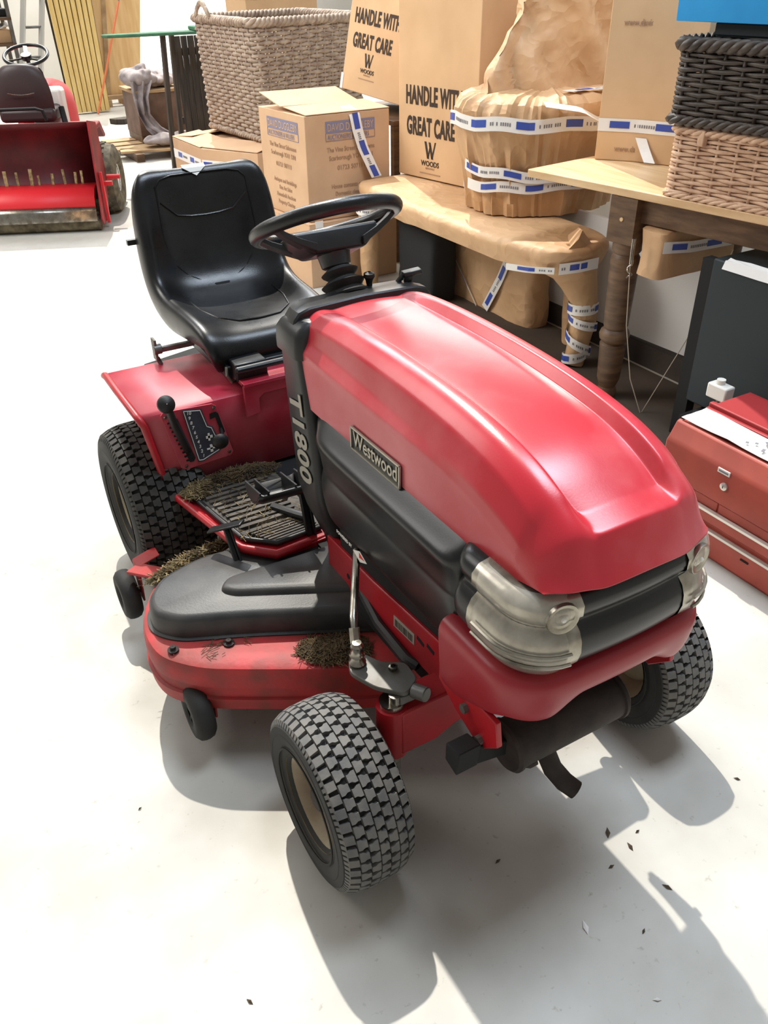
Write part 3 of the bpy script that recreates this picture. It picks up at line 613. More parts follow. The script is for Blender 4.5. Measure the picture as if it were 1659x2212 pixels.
# polygon runs clockwise seen from above or not: make it counter-clockwise
def area2(p): return sum(p[i][0]*p[(i+1) % len(p)][1]-p[(i+1) % len(p)][0]*p[i][1] for i in range(len(p)))
if area2(deckp) < 0: deckp = deckp[::-1]
m_ = MB(); rows = []
for d, z in ((.012, .098), (.0, .100), (-.004, .135), (.004, .138), (.006, .165), (.0, .170), (.0, .214), (.006, .228), (.02, .234), (.06, .236)):
    rows.append([(x, y, z) for x, y in inset(deckp, d)])
m_.grid(rows, cu=True); n = len(deckp); m_.f.append(list(range((len(rows)-1)*n, len(rows)*n))); m_.m.append(0)
deck = part('mower_deck', m_, M['deckred'], smooth=40)
hc = [(-.10, .345), (-.179, .388), (-.416, .512), (-.575, .585), (-.622, .645), (-.615, .715), (-.555, .785), (-.43, .82), (-.28, .80), (-.15, .76)]
cov = roundpoly(hc+[(-x, y) for x, y in hc[::-1]], .05)
if area2(cov) < 0: cov = cov[::-1]
m_ = MB(); rows = []
for d, z in ((-.006, .232), (-.006, .240), (.002, .242), (.006, .285), (.012, .297), (.024, .302)): rows.append([(x, y, z) for x, y in inset(cov, d)])
m_.grid(rows, cu=True); n = len(cov); m_.f.append(list(range((len(rows)-1)*n, len(rows)*n))); m_.m.append(0)
bc = part('belt_cover', m_, M['cover'], deck, smooth=45)
rid = roundpoly([(-.10, .43), (-.42, .60), (-.445, .635), (-.41, .67), (-.10, .66), (.10, .66), (.41, .67), (.445, .635), (.42, .60), (.10, .43)], .03)
if area2(rid) < 0: rid = rid[::-1]
m_ = MB(); rows = []
for d, z in ((0, .300), (.004, .312), (.012, .317)): rows.append([(x, y, z) for x, y in inset(rid, d)])
m_.grid(rows, cu=True); n = len(rid); m_.f.append(list(range((len(rows)-1)*n, len(rows)*n))); m_.m.append(0)
part('cover_ridge', m_, M['cover'], deck, smooth=45)
for x, y, z in ((-.475, .512, .237), (-.20, .37, .245), (-.60, .56, .237)):
    m_ = MB(); m_.lathe([(.014, 0), (.014, .004), (.007, .005), (.007, .013), (.001, .014)], (x, y, z), (0, 0, 1), 12); part('deck_bolt', m_, M['rust'], deck)
def gauge(x, y, s=1, yb=None):
    m_ = MB(); R_ = .076; w_ = .050
    m_.lathe([(.030, -.020), (.036, -.026), (.062, -.025), (.073, -.016), (R_, -.005), (R_, .005), (.073, .016), (.062, .025), (.036, .026), (.030, .020)], (x, y, R_), (1, 0, 0), 32)
    g_ = part('gauge_wheel', m_, M['rub'], deck, smooth=50)
    m_ = MB(); m_.lathe([(.031, -.016), (.012, -.012), (.012, .012), (.031, .016)], (x, y, R_), (1, 0, 0), 20)
    for k in range(5): a = 2*PI*k/5; m_.box((x-s*.016, y+.021*math.cos(a), R_+.021*math.sin(a)), (.008, .006, .02), Matrix.Rotation(a-PI/2, 3, 'X'))
    m_.cyl((x-s*.02, y, R_), (x+s*.045, y, R_), .007, 10); part('wheel_hub', m_, M['knob'], deck)
    m_ = MB(); xx = x+s*.036; m_.prism([(-.018, .045), (.018, .045), (.026, .10), (.030, .17), (-.030, .17), (-.026, .10)], (xx, y, 0), (0, 1, 0), (0, 0, 1), (s*.006, 0, 0)); m_.prism([(0, 0), (.07, .0), (.07, .05), (0, .05)], (xx, y-.025, .170), (s, 0, .3), (0, 1, 0), (0, 0, .005)); part('wheel_bracket', m_, M['deckred'], deck, bevel=.002)
gauge(-.582, .498); gauge(-.600, 1.045); gauge(.582, .498, -1); gauge(.600, 1.045, -1)
for s in (-1, 1): m_ = MB(); m_.bar((s*.575, 1.03, .17), (s*.50, .90, .20), .05, .01); part('deck_arm', m_, M['deckred'], deck, bevel=.002)

deck.location = (-.008, -.052, .050)
# tyres with tread blocks
def wheel(cx, cy, D, w_, cols, N, side, rr, tag_, lugm, tall=.010, crownk=.10):
    Rr = D/2; c = Vector((cx, cy, Rr)); m_ = MB(); h = w_/2
    def crown(s): return Rr - Rr*crownk*abs(s)**3.2
    pr = [(rr, -h*.72), (rr+.006, -h*.86), (rr+.02, -h*.93), (rr+.45*(Rr-rr), -h*1.03), (rr+.72*(Rr-rr), -h*1.0), (crown(.93)-tall, -h*.93)]
    pr += [(crown(s)-tall, h*s) for s in (-.8, -.6, -.4, -.2, 0, .2, .4, .6, .8)]
    pr += [(a, -b) for a, b in pr[5::-1]]
    m_.lathe(pr, c, (1, 0, 0), 64)
    for rad in (rr+.55*(Rr-rr), rr+.25*(Rr-rr)):
        for sg in (-1, 1): m_.tube([c+Vector((sg*h*1.005, rad*math.cos(2*PI*i/48), rad*math.sin(2*PI*i/48))) for i in range(48)], .0022, 5, closed=True)
    t_ = part(tag_, m_, M['rub'], smooth=50)
    m_ = MB(); pw = 2*h*.93/cols; pa = 2*PI/N
    for k in range(cols):
        s0 = -h*.93+pw*(k+.5); ph = (k % 2)*pa/2
        for i in range(N):
            a0 = i*pa+ph; fl = 1 if (k % 2) else -1
            edge = k in (0, cols-1)
            pts = []
            for (u, v) in ((-.46, -.43), (-.14, -.43), (.14, -.28), (.46, -.28), (.46, .30), (.14, .30), (-.14, .43), (-.46, .43)) if not edge else ((-.46, -.36), (.44, -.40), (.44, .34), (-.46, .30)):
                pts.append((s0+fl*u*pw, a0+v*pa*.98))
            vs = []
            for lift, sh in ((0, .95), (-tall-.002, 1.06)):
                mx = sum(p[0] for p in pts)/len(pts); ma = sum(p[1] for p in pts)/len(pts)
                for x, a in pts:
                    xx = mx+(x-mx)*sh; aa = ma+(a-ma)*sh; r_ = crown(xx/h)+lift
                    vs.append(c+Vector((xx, r_*math.cos(aa), r_*math.sin(aa))))
            n_ = len(pts); m_.add(vs, [tuple(range(n_))]+[(j, (j+1) % n_, n_+(j+1) % n_, n_+j) for j in range(n_)])
    # shoulder grooves: short ribs down the sidewall
    for sg in (-1, 1):
        for i in range(N*2):
            a0 = i*pa/2; vs = []
            for da in (-.16*pa, .16*pa):
                for (x, r_) in ((.90*h, crown(.9)), (.965*h, crown(.93)-.008), (1.0*h, crown(.93)-.028), (.93*h, crown(.93)-.03), (.88*h, crown(.9)-.012)):
                    vs.append(c+Vector((sg*x, r_*math.cos(a0+da), r_*math.sin(a0+da))))
            m_.add(vs, [(0, 1, 2, 3, 4), (9, 8, 7, 6, 5), (0, 5, 6, 1), (1, 6, 7, 2)])
    tr = part('tyre_tread', m_, lugm, t_, smooth=0, kind='stuff')
    m_ = MB(); m_.lathe([(rr+.008, side*h*.90), (rr+.010, side*h*.82), (rr-.002, side*h*.74), (rr-.012, side*h*.55), (rr-.018, side*h*.30), (rr*.62, side*h*.22), (rr*.58, side*h*.34), (.03, side*h*.36), (.001, side*h*.36)], c, (1, 0, 0), 40)
    m_.lathe([(rr+.008, -side*h*.90), (rr-.002, -side*h*.74), (rr-.018, -side*h*.2), (.05, -side*h*.2), (.001, -side*h*.2)], c, (1, 0, 0), 32)
    part('wheel_rim', m_, M['rim'], t_, smooth=40)
    m_ = MB(); m_.lathe([(.028, side*h*.3), (.028, side*h*.62), (.022, side*h*.70), (.001, side*h*.72)], c, (1, 0, 0), 20); part('hub_cap', m_, M['rust'], t_)
wheel(-.426, 0, .406, .163, 7, 44, -1, .100, 'front_tyre', M['lug'])
wheel(.426, 0, .406, .163, 7, 44, 1, .100, 'front_tyre', M['lug'])
wheel(-.417, 1.255, .510, .236, 9, 50, -1, .108, 'rear_tyre', M['lugr'])
wheel(.417, 1.255, .510, .236, 9, 50, 1, .108, 'rear_tyre', M['lugr'])
# front axle
m_ = MB(); m_.prism([(-.29, .262), (-.20, .262), (-.15, .285), (.15, .285), (.20, .262), (.29, .262), (.29, .385), (.20, .39), (-.20, .39), (-.29, .385)], (0, -.035, 0), (1, 0, 0), (0, 0, 1), (0, .07, 0)); ax_ = part('front_axle', m_, M['red'], bevel=.006)
for s in (-1, 1):
    m_ = MB(); m_.cyl((s*.292, 0, .255), (s*.292, 0, .388), .034, 24); part('king_pin_tube', m_, M['red'], ax_)
    for za, zb in ((.385, .402), (.235, .257)): m_ = MB(); m_.cyl((s*.292, 0, za), (s*.292, 0, zb), .027, 20); part('king_pin_washer', m_, M['steel'], ax_)
    m_ = MB(); m_.cyl((s*.292, 0, .203), (s*.47, 0, .203), .013, 14); m_.cyl((s*.292, 0, .19), (s*.292, 0, .24), .018, 14); part('stub_axle', m_, M['dsteel'], ax_)
m_ = MB(); m_.prism(roundpoly([(-.320, .020), (-.345, .085), (-.325, .125), (-.292, .12), (-.27, .075), (-.228, .05), (-.232, -.005), (-.275, -.03)], .014, 3), (0, 0, .424), (1, 0, 0), (0, 1, 0), (0, 0, .012)); m_.box((-.262, -.012, .414), (.05, .03, .02)); m_.cyl((-.252, -.02, .425), (-.238, -.05, .43), .016, 14); sa = part('steering_arm', m_, M['dsteel'], bevel=.002)
m_ = MB(); m_.lathe([(.010, 0), (.010, .008), (.006, .009)], (-.262, .045, .436), (0, 0, 1), 6); m_.cyl((-.29, -.01, .385), (-.29, -.01, .425), .014, 12); part('arm_bolt', m_, M['steel'], sa)
jx = Vector((-.318, .098, .436))
m_ = MB(); m_.lathe([(.017, 0), (.019, .006), (.014, .014), (.012, .02), (.017, .026), (.014, .03), (.012, .046), (.014, .052), (.010, .060), (.001, .061)], jx, (0, 0, 1), 16); m_.cyl(jx+Vector((0, .004, .04)), jx+Vector((.010, .028, .075)), .0115, 6); part('ball_joint', m_, M['steel'], sa)
m_ = MB(); m_.tube([jx+Vector((.008, .024, .068)), jx+Vector((.018, .045, .085)), Vector((-.195, .318, .548))], [.006, .0088, .0088], 10); part('drag_link', m_, M['steel'], sa)
m_ = MB(); m_.tube([jx+Vector((.02, .0, -.04)), (-.22, .14, .33), (.3, .1, .36)], .008, 8); part('tie_rod', m_, M['dsteel'], sa)

# ------------------------------------------------------------------ clippings
def clump(name, cx, cy, z0, rx, ry, h, n, mound, straw, label, ang=0., seed=1, zf=None):
    rnd = random.Random(seed); m_ = MB(); rows = []
    ca, sa_ = math.cos(ang), math.sin(ang)
    for i in range(7):
        t = i/6; row = []
        for j in range(20):
            a = 2*PI*j/20; k = (1-t)*(1+.25*(rnd.random()-.5)); x, y = rx*k*math.cos(a), ry*k*math.sin(a)
            row.append((cx+x*ca-y*sa_, cy+x*sa_+y*ca, z0+h*(1-(1-t)**2)*(1+.3*(rnd.random()-.5))))
        rows.append(row)
    m_.grid(rows, cu=True, mi=0)
    for i in range(n):
        a = rnd.random()*2*PI; k = rnd.random()**.6*1.1; x, y = rx*k*math.cos(a), ry*k*math.sin(a); p = Vector((cx+x*ca-y*sa_, cy+x*sa_+y*ca, z0+h*max(0, 1-k*k)+.001+.004*rnd.random()))
        th = rnd.random()*PI; L = .006+.016*rnd.random(); d = Vector((math.cos(th), math.sin(th), .25*(rnd.random()-.5)))*L
        s_ = Vector((-d.y, d.x, 0)).normalized()*(.0007+.0006*rnd.random())
        m_.add([p-d-s_, p+d-s_, p+d+s_, p-d+s_, p+Vector((0, 0, .001))], [(0, 1, 4), (1, 2, 4), (2, 3, 4), (3, 0, 4), (3, 2, 1, 0)], 1 if rnd.random() < .5 else 2)
    return build(name, m_, [M[mound], M[straw], M['straw2']], smooth=0, kind='stuff', label=label, cat='grass clippings', fixn=False)
clump('grass_clippings', -.20, 1.035, .388, .11, .034, .020, 420, 'clip', 'straw2', 'brown heap of dead grass clippings on the footplate below the shift levers', -.1, 1)
clump('grass_clippings', -.345, 1.015, .389, .055, .04, .016, 260, 'moss', 'straw', 'pale loose straw at the outer rear corner of the footplate', .5, 2)
clump('grass_clippings', -.273, .308, .287, .085, .050, .012, 600, 'moss', 'straw2', 'greenish brown grass clippings on the red mower deck near the front wheel', -.5, 3)
clump('grass_clippings', -.438, .833, .288, .15, .03, .02, 360, 'moss', 'straw', 'strip of dry grass clippings on the mower deck ahead of the rear tyre', .25, 4)
def loose(name, n, region, label, seed, ms='straw'):
    rnd = random.Random(seed); m_ = MB()
    for i in range(n):
        p = Vector(region(rnd)); th = rnd.random()*PI; L = .005+.014*rnd.random(); d = Vector((math.cos(th), math.sin(th), .1*(rnd.random()-.5)))*L; s_ = Vector((-d.y, d.x, 0)).normalized()*.0009
        m_.add([p-d-s_, p+d-s_, p+d+s_, p-d+s_, p+Vector((0, 0, .001))], [(0, 1, 4), (1, 2, 4), (2, 3, 4), (3, 0, 4), (3, 2, 1, 0)], i % 2)
    build(name, m_, [M[ms], M['straw2']], smooth=0, kind='stuff', label=label, cat='straw bits', fixn=False)
loose('straw_bits', 170, lambda r: (-.33+.22*r.random(), .70+.33*r.random(), .390+.002*r.random()), 'scattered straw bits lying between the ribs of the foot mat', 5)
loose('straw_bits', 90, lambda r: (-.55+.30*r.random(), .43+.08*r.random(), .290), 'few brown grass bits on the red front rim of the mower deck', 6, 'straw2')
# ------------------------------------------------------------------ background helpers
from mathutils import noise
def V2(a, b): return Vector((a, b))
def strip(mb_, pts, wv, width, mi=0, off=0.):
    rows = []
    for i, p in enumerate(pts):
        w_ = Vector(wv[i] if isinstance(wv, list) else wv).normalized()*width/2; rows.append((Vector(p)-w_, Vector(p)+w_))
    mb_.grid(rows, mi=mi)
def tape(parent, pts, wv, nrm, width=.05, period=.24, phase=.06, blocks=True, name='packing_tape'):
    """white printed tape: a white strip, blue blocks and small grey marks proud of it"""
    pts = [Vector(p) for p in pts]; L = [0]
    for a, b in zip(pts, pts[1:]): L.append(L[-1]+(b-a).length)
    wv_ = [Vector(x).normalized() for x in wv] if isinstance(wv, list) else [Vector(wv).normalized()]*len(pts)
    nn = [Vector(x).normalized() for x in nrm] if isinstance(nrm, list) else [Vector(nrm).normalized()]*len(pts)
    def at_(s):
        s = max(0, min(L[-1], s))
        for i in range(len(L)-1):
            if s <= L[i+1]+1e-9:
                t = (s-L[i])/max(L[i+1]-L[i], 1e-9); return pts[i].lerp(pts[i+1], t), wv_[i].lerp(wv_[i+1], t).normalized(), nn[i].lerp(nn[i+1], t).normalized()
    m_ = MB(); k = max(2, int(L[-1]/.03)); rows = []
    for i in range(k+1):
        p, w_, n_ = at_(L[-1]*i/k); rows.append((p-w_*width/2+n_*.0015, p+w_*width/2+n_*.0015))
    m_.grid(rows); t_ = build(name, m_, M['tape'], parent, smooth=60, fixn=False)
    if blocks:
        m_ = MB(); m2 = MB(); s = phase
        while s < L[-1]-.02:
            e = min(s+.085, L[-1]-.004); rows = []
            for i in range(4):
                p, w_, n_ = at_(s+(e-s)*i/3); rows.append((p-w_*width*.22+n_*.0028, p+w_*width*.30+n_*.0028))
            m_ = MB(); m_.grid(rows); build('tape_print', m_, M['tblue'], t_, smooth=0, fixn=False)
            q = s+.105
            while q < min(s+.20, L[-1]-.01):
                rows = [];
                for i in range(2):
                    p, w_, n_ = at_(q+.0065*i); rows.append((p-w_*width*.12+n_*.0026, p+w_*width*.12+n_*.0026))
                m2.grid(rows); q += .0105 if hsh(q*100) > .2 else .02
            s += period
        if m2.v: build('tape_number', m2, M['tink'], t_, smooth=0, fixn=False, kind='stuff')
    return t_
def carton(name, poly, z0, z1, m, label, cat='cardboard box', group=None, flaps=True):
    """cardboard carton: body on any footprint, top flaps with a seam"""
    cx = sum(p[0] for p in poly)/len(poly); cy = sum(p[1] for p in poly)/len(poly)
    o = empty(name, (cx, cy, z0), label, cat, group)
    m_ = MB(); m_.zprism(poly, z0, z1-.004); build('carton_body', m_, m, o, bevel=.004)
    if flaps and len(poly) == 4:
        P_ = [Vector((*p, z1)) for p in poly]
        for a, b, c, d in ((P_[0], P_[1], P_[2], P_[3]),):
            for (q0, q1, q2, q3) in ((a, b, b.lerp(c, .495), a.lerp(d, .495)), (a.lerp(d, .505), b.lerp(c, .505), c, d)):
                m_ = MB(); m_.add([q0, q1, q2, q3, q0-Vector((0, 0, .004)), q1-Vector((0, 0, .004)), q2-Vector((0, 0, .004)), q3-Vector((0, 0, .004))], [(0, 1, 2, 3), (7, 6, 5, 4), (0, 4, 5, 1), (1, 5, 6, 2), (2, 6, 7, 3), (3, 7, 4, 0)]); build('top_flap', m_, m, o, smooth=0)
    return o
def rect(o, ex, lx, ey, ly):
    o, ex, ey = V2(*o), V2(*ex).normalized(), V2(*ey).normalized(); return [tuple(o), tuple(o+ex*lx), tuple(o+ex*lx+ey*ly), tuple(o+ey*ly)]

# ------------------------------------------------------------------ oak table on the right
e1 = V2(.176, -.984); e2 = V2(.990, .13)   # along the front edge towards the camera / depth
O = V2(1.537, 1.913)
def OT(a, b, z): p = O+e1*a+e2*b; return Vector((p.x, p.y, z))
tb = empty('oak_table', OT(.9, .45, 0), 'pale oak plank-topped table on turned dark legs carrying wicker hampers at the right', 'table')
m_ = MB(); m_.prism([(0, 0), (2.2, 0), (2.2, .92), (0, .92)], OT(0, 0, .888), (*e1, 0), (*e2, 0), (0, 0, .032)); build('tabletop', m_, M['oak'], tb, bevel=.004)
m_ = MB(); m_.prism([(.50, .045), (2.0, .045), (2.0, .07), (.50, .07)], OT(0, 0, .79), (*e1, 0), (*e2, 0), (0, 0, .096)); m_.prism([(.46, .1), (.485, .1), (.485, .8), (.46, .8)], OT(0, 0, .79), (*e1, 0), (*e2, 0), (0, 0, .096)); build('apron', m_, M['oakd'], tb, bevel=.003)
for a, b in ((.50, .07), (.50, .85), (2.05, .07), (2.05, .85)):
    p = OT(a, b, 0); m_ = MB(); m_.prism([(-.062, -.062), (.062, -.062), (.062, .062), (-.062, .062)], p+Vector((0, 0, .705)), (*e1, 0), (*e2, 0), (0, 0, .18))
    m_.lathe([(.001, 0), (.035, 0), (.045, .04), (.036, .06), (.05, .10), (.056, .24), (.058, .262), (.048, .27), (.062, .285), (.066, .305), (.06, .322), (.048, .332), (.052, .345), (.060, .60), (.060, .64), (.05, .655), (.06, .67), (.06, .705)], p, (0, 0, 1), 24)
    lg = build('leg', m_, M['oakd'], tb, smooth=40)
    m_ = MB(); q = p+Vector((*(-e2*.062), .80)); m_.cyl(q, q-Vector((*(e2*.004), 0)), .008, 10); build('peg', m_, M['oak'], tb)

# wicker hampers
def hamper(name, foot, z0, z1, th, rows_, stakes, m, label, bulge=0., rimr=.02, taper=0., group=None, sr=.006, lid=True):
    """woven basket: stakes, weft strands weaving in and out, plaited rim and foot"""
    pts = roundpoly(foot, .05, 3); n0 = len(pts); per = [0]
    cxy = V2(sum(p[0] for p in foot)/len(foot), sum(p[1] for p in foot)/len(foot))
    for i in range(n0): per.append(per[-1]+(V2(*pts[(i+1) % n0])-V2(*pts[i])).length)
    P_ = per[-1]
    def at_(s):
        s %= P_
        for i in range(n0):
            if per[i] <= s <= per[i+1]+1e-9:
                a, b = V2(*pts[i]), V2(*pts[(i+1) % n0]); t = (s-per[i])/max(per[i+1]-per[i], 1e-9); d = (b-a).normalized(); return a.lerp(b, t), V2(d.y, -d.x)
    sgn = 1
    q, n_ = at_(.1)
    if (q+n_*.01-cxy).length < (q-cxy).length: sgn = -1
    o = empty(name, (cxy.x, cxy.y, z0), label, 'basket', group)
    ns = stakes*2; K = ns*2; m_ = MB()
    def sc(z): t = (z-z0)/(z1-z0); return 1-taper*(1-t)
    for r_ in range(rows_):
        z = z0+th*2.2+(z1-z0-th*5.0)*r_/(rows_-1); ring = []; tr_r = (z1-z0-th*5.0)/(rows_-1)*.53
        for i in range(K):
            s = P_*i/K; p, n_ = at_(s); k = i % 4; ph = (1, 0, -1, 0)[k]*(1 if r_ % 2 else -1)
            p = cxy+(p-cxy)*sc(z)+n_*sgn*(ph*th*.75); ring.append((p.x, p.y, z+.0015*math.sin(i*1.7+r_*2.1)))
        m_.tube(ring, tr_r*(.92+.16*hsh(r_+3)), 5, closed=True)
    build('weave', m_, m, o, smooth=180, kind='stuff', fixn=False)
    m_ = MB()
    for i in range(ns):
        p, n_ = at_(P_*(2*i)/K); a = cxy+(p-cxy)*sc(z0); b = cxy+(p-cxy)*sc(z1); m_.tube([(a.x, a.y, z0+.004), (b.x, b.y, z1-th)], sr, 5)
    build('stakes', m_, m, o, smooth=180, kind='stuff', fixn=False)
    # plaited rim and foot: two strands twisting round each other
    for nm, z, rr_ in (('rim', z1-rimr*.6, rimr), ('foot_border', z0+rimr*.55, rimr*.75)):
        m_ = MB(); kk = int(P_/.012)
        for ph in (0, 2*PI/3, 4*PI/3):
            ring = []
            for i in range(kk):
                p, n_ = at_(P_*i/kk); a = 2*PI*i/kk*int(P_/.11)+ph; p = cxy+(p-cxy)*sc(z)+n_*sgn*(math.cos(a)*rr_*.55+.004); ring.append((p.x, p.y, z+math.sin(a)*rr_*.5))
            m_.tube(ring, rr_*.52, 6, closed=True)
        build(nm, m_, m, o, smooth=180, fixn=False)
    m_ = MB(); m_.zprism([tuple(cxy+(V2(*p)-cxy)*sc(z0)*.97) for p in pts], z0+.006, z0+.018); build('basket_floor', m_, m, o, smooth=0)
    if lid: m_ = MB(); m_.zprism([tuple(cxy+(V2(*p)-cxy)*.965) for p in pts], z1-.03, z1-.02); build('basket_lid', m_, m, o, smooth=0)
    return o
def of(a, b): p = O+e1*a+e2*b; return (p.x, p.y)
hf = [of(.655, .012), of(1.60, .012), of(1.60, .62), of(.655, .62)]
hb = hamper('wicker_hamper', hf, .9215, 1.162, .009, 16, 20, M['wickl'], 'buff wicker hamper standing on the oak table under the dark one', rimr=.016)
m_ = MB(); c = of(.79, .005); m_.box((c[0], c[1], 1.135), (.02, .035, .055), rz(-.18)); build('hasp', m_, M['wickl'], hb, bevel=.004)
hf2 = [of(.635, .0), of(1.66, .0), of(1.66, .62), of(.635, .62)]
hamper('wicker_hamper', hf2, 1.170, 1.438, .0115, 15, 22, M['wickd'], 'dark brown wicker hamper stacked on the buff hamper', rimr=.026, sr=.007)
# blue crate and the dark tray beneath it
tr_ = empty('dark_tray', (*of(1.2, .3), 1.44), 'shallow dark grey tray lying on the dark hamper below the blue crate', 'tray')
fp_ = [of(.74, .05), of(1.7, .05), of(1.7, .60), of(.74, .60)]
m_ = MB(); m_.zprism(fp_, 1.446, 1.455); build('tray_base', m_, M['slate'], tr_)
m_ = MB(); 
for a, b in zip(fp_, fp_[1:]+fp_[:1]): m_.bar((a[0], a[1], 1.468), (b[0], b[1], 1.468), .014, .036)
build('tray_rim', m_, M['slate'], tr_, bevel=.003)
bl = empty('blue_crate', (*of(1.2, .3), 1.49), 'bright blue plastic crate on top of the hamper stack at the upper right', 'crate')
bp = [of(.60, .0), of(1.72, .0), of(1.72, .64), of(.60, .64)]; m_ = MB(); q_ = [Vector((*p, 0)) for p in bp]; cxy = sum(q_, Vector())/4
m_.add([Vector((*(cxy+(p-cxy)*.985)[:2], 1.489)) for p in q_]+[Vector((*p[:2], 1.80)) for p in q_], [(0, 1, 2, 3), (0, 4, 5, 1), (1, 5, 6, 2), (2, 6, 7, 3), (3, 7, 4, 0)]); build('crate_body', m_, M['blue'], bl, bevel=.012, solid=.006)
m_ = MB()
for a, b in zip(bp, bp[1:]+bp[:1]): m_.bar((a[0], a[1], 1.79), (b[0], b[1], 1.79), .03, .03)
build('crate_rim', m_, M['blue'], bl, bevel=.004)
# carton behind the hampers
cp = [(1.905, 1.905), (2.005, 1.775), (2.10, 1.55), (2.40, 1.62), (2.40, 1.98)]
cr1 = carton('cardboard_box', cp, .921, 1.75, M['card'], 'tall plain carton with a chamfered corner standing on the oak table behind the hampers', flaps=False)
p1, p2, p3 = Vector((1.905, 1.905, 0)), Vector((2.005, 1.775, 0)), Vector((2.10, 1.55, 0))
n12 = Vector((-(p1-p2).y, (p1-p2).x, 0)).normalized(); n12 = n12 if n12.x < 0 else -n12
n23 = Vector((-(p2-p3).y, (p2-p3).x, 0)).normalized(); n23 = n23 if n23.x < 0 else -n23
zt = Vector((0, 0, 1.065)); tape(cr1, [p1+zt, p2+zt, p3+zt], (0, 0, 1), [n12, (n12+n23), n23], .052, .2, .05)
text('carton_print', 'www.davidduggleby.com', p1.lerp(p2, .35)+n12*.002+Vector((0, 0, 1.44)), (p2-p1), (0, 0, 1), .035, M['fink'], cr1, xs=.78, depth=.0004)
text('carton_print', 'www.davidduggleby.com', p1.lerp(p2, .5)+n12*.002+Vector((0, 0, .96)), (p2-p1), (0, 0, 1), .035, M['fink'], cr1, xs=.8, depth=.0004)
a = p2.lerp(p3, .12)+n23*.004; tape(cr1, [a+Vector((0, 0, 1.02)), a.lerp(p3, .12)+n23*.006+Vector((0, 0, .975)), a.lerp(p3, .3)+n23*.03+Vector((0, 0, .93))], (p3-p2), n23, .05, blocks=False, name='tape_tail')

# ------------------------------------------------------------------ paper wrapped table
wt = empty('wrapped_table', (1.75, 2.6, 0), 'low table wrapped in brown kraft paper and tape beneath the stacked cartons', 'wrapped table')
wp_ = [(1.545, 3.47), (1.50, 2.85), (1.505, 2.14), (1.59, 1.77), (1.75, 1.70), (1.95, 1.78), (2.0, 1.95), (2.05, 3.50)]
rp = roundpoly(wp_, .07, 4)
if area2(rp) < 0: rp = rp[::-1]
m_ = MB(); rows = []
for d, z in ((.05, .50), (.012, .490), (.0, .52), (-.012, .56), (-.006, .582), (.012, .596), (.04, .600)):
    rows.append([(x+.006*noise.noise(Vector((x*9, y*9, z*14))), y+.006*noise.noise(Vector((x*9+7, y*9, z*14))), z+(.012*noise.noise(Vector((x*5, y*5, 3))) if z < .53 else .0)) for x, y in inset(rp, d)])
m_.grid(rows, cu=True); n = len(rp); m_.f.append(list(range(6*n, 7*n))); m_.m.append(0); m_.f.append(list(range(n))); m_.m.append(0)
build('wrapped_top', m_, M['kraft'], wt, smooth=50)
def wleg(pts, rs, sq=1.): 
    m_ = MB(); m_.tube(pts, rs, 12)
    for v in m_.v: v += Vector((noise.noise(v*13), noise.noise(v*13+Vector((5, 0, 0))), 0))*.012
    return m_
lg = build('wrapped_leg', wleg([(1.72, 1.86, .56), (1.77, 1.82, .50), (1.80, 1.80, .42), (1.835, 1.79, .32), (1.845, 1.79, .22), (1.825, 1.785, .10), (1.80, 1.78, .01)], [.13, .115, .085, .066, .058, .050, .045]), M['kraft'], wt, smooth=60)
for (x, y) in ((1.56, 3.36), (1.98, 3.40), (1.98, 2.0)): build('wrapped_leg', wleg([(x, y, .52), (x, y, .35), (x, y, .15), (x, y, .01)], [.07, .06, .055, .05]), M['kraft'], wt, smooth=60)
def band(par, c, r_, z, tilt, width=.05, a0=100, a1=300, ph=.02, per=.2):
    pts = []; nn = []; wv = []
    for i in range(15):
        a = R(a0+(a1-a0)*i/14); n_ = Vector((math.cos(a), math.sin(a), 0)); pts.append(Vector((*c, z))+n_*r_+Vector((0, 0, tilt*(i/14-.5)))); nn.append(n_); wv.append(Vector((0, 0, 1)))
    return tape(par, pts, wv, nn, width, per, ph)
band(wt, (1.838, 1.79), .072, .29, .02, .05); band(wt, (1.848, 1.79), .070, .225, -.05, .045); band(wt, (1.83, 1.786), .064, .13, -.10, .05); band(wt, (1.81, 1.782), .058, .05, .04, .05)
band(wt, (1.56, 3.36), .074, .36, .05, .05); band(wt, (1.56, 3.36), .074, .46, -.02, .05)
tape(wt, [(1.80, 1.690, .53), (1.70, 1.700, .525), (1.62, 1.745, .515)], (0, 0, 1), (-.2, -1, 0), .05)
tape(wt, [(1.484, 1.95, .50), (1.53, 1.84, .505), (1.60, 1.75, .51)], (0, 0, 1), (-1, -.4, 0), .03)
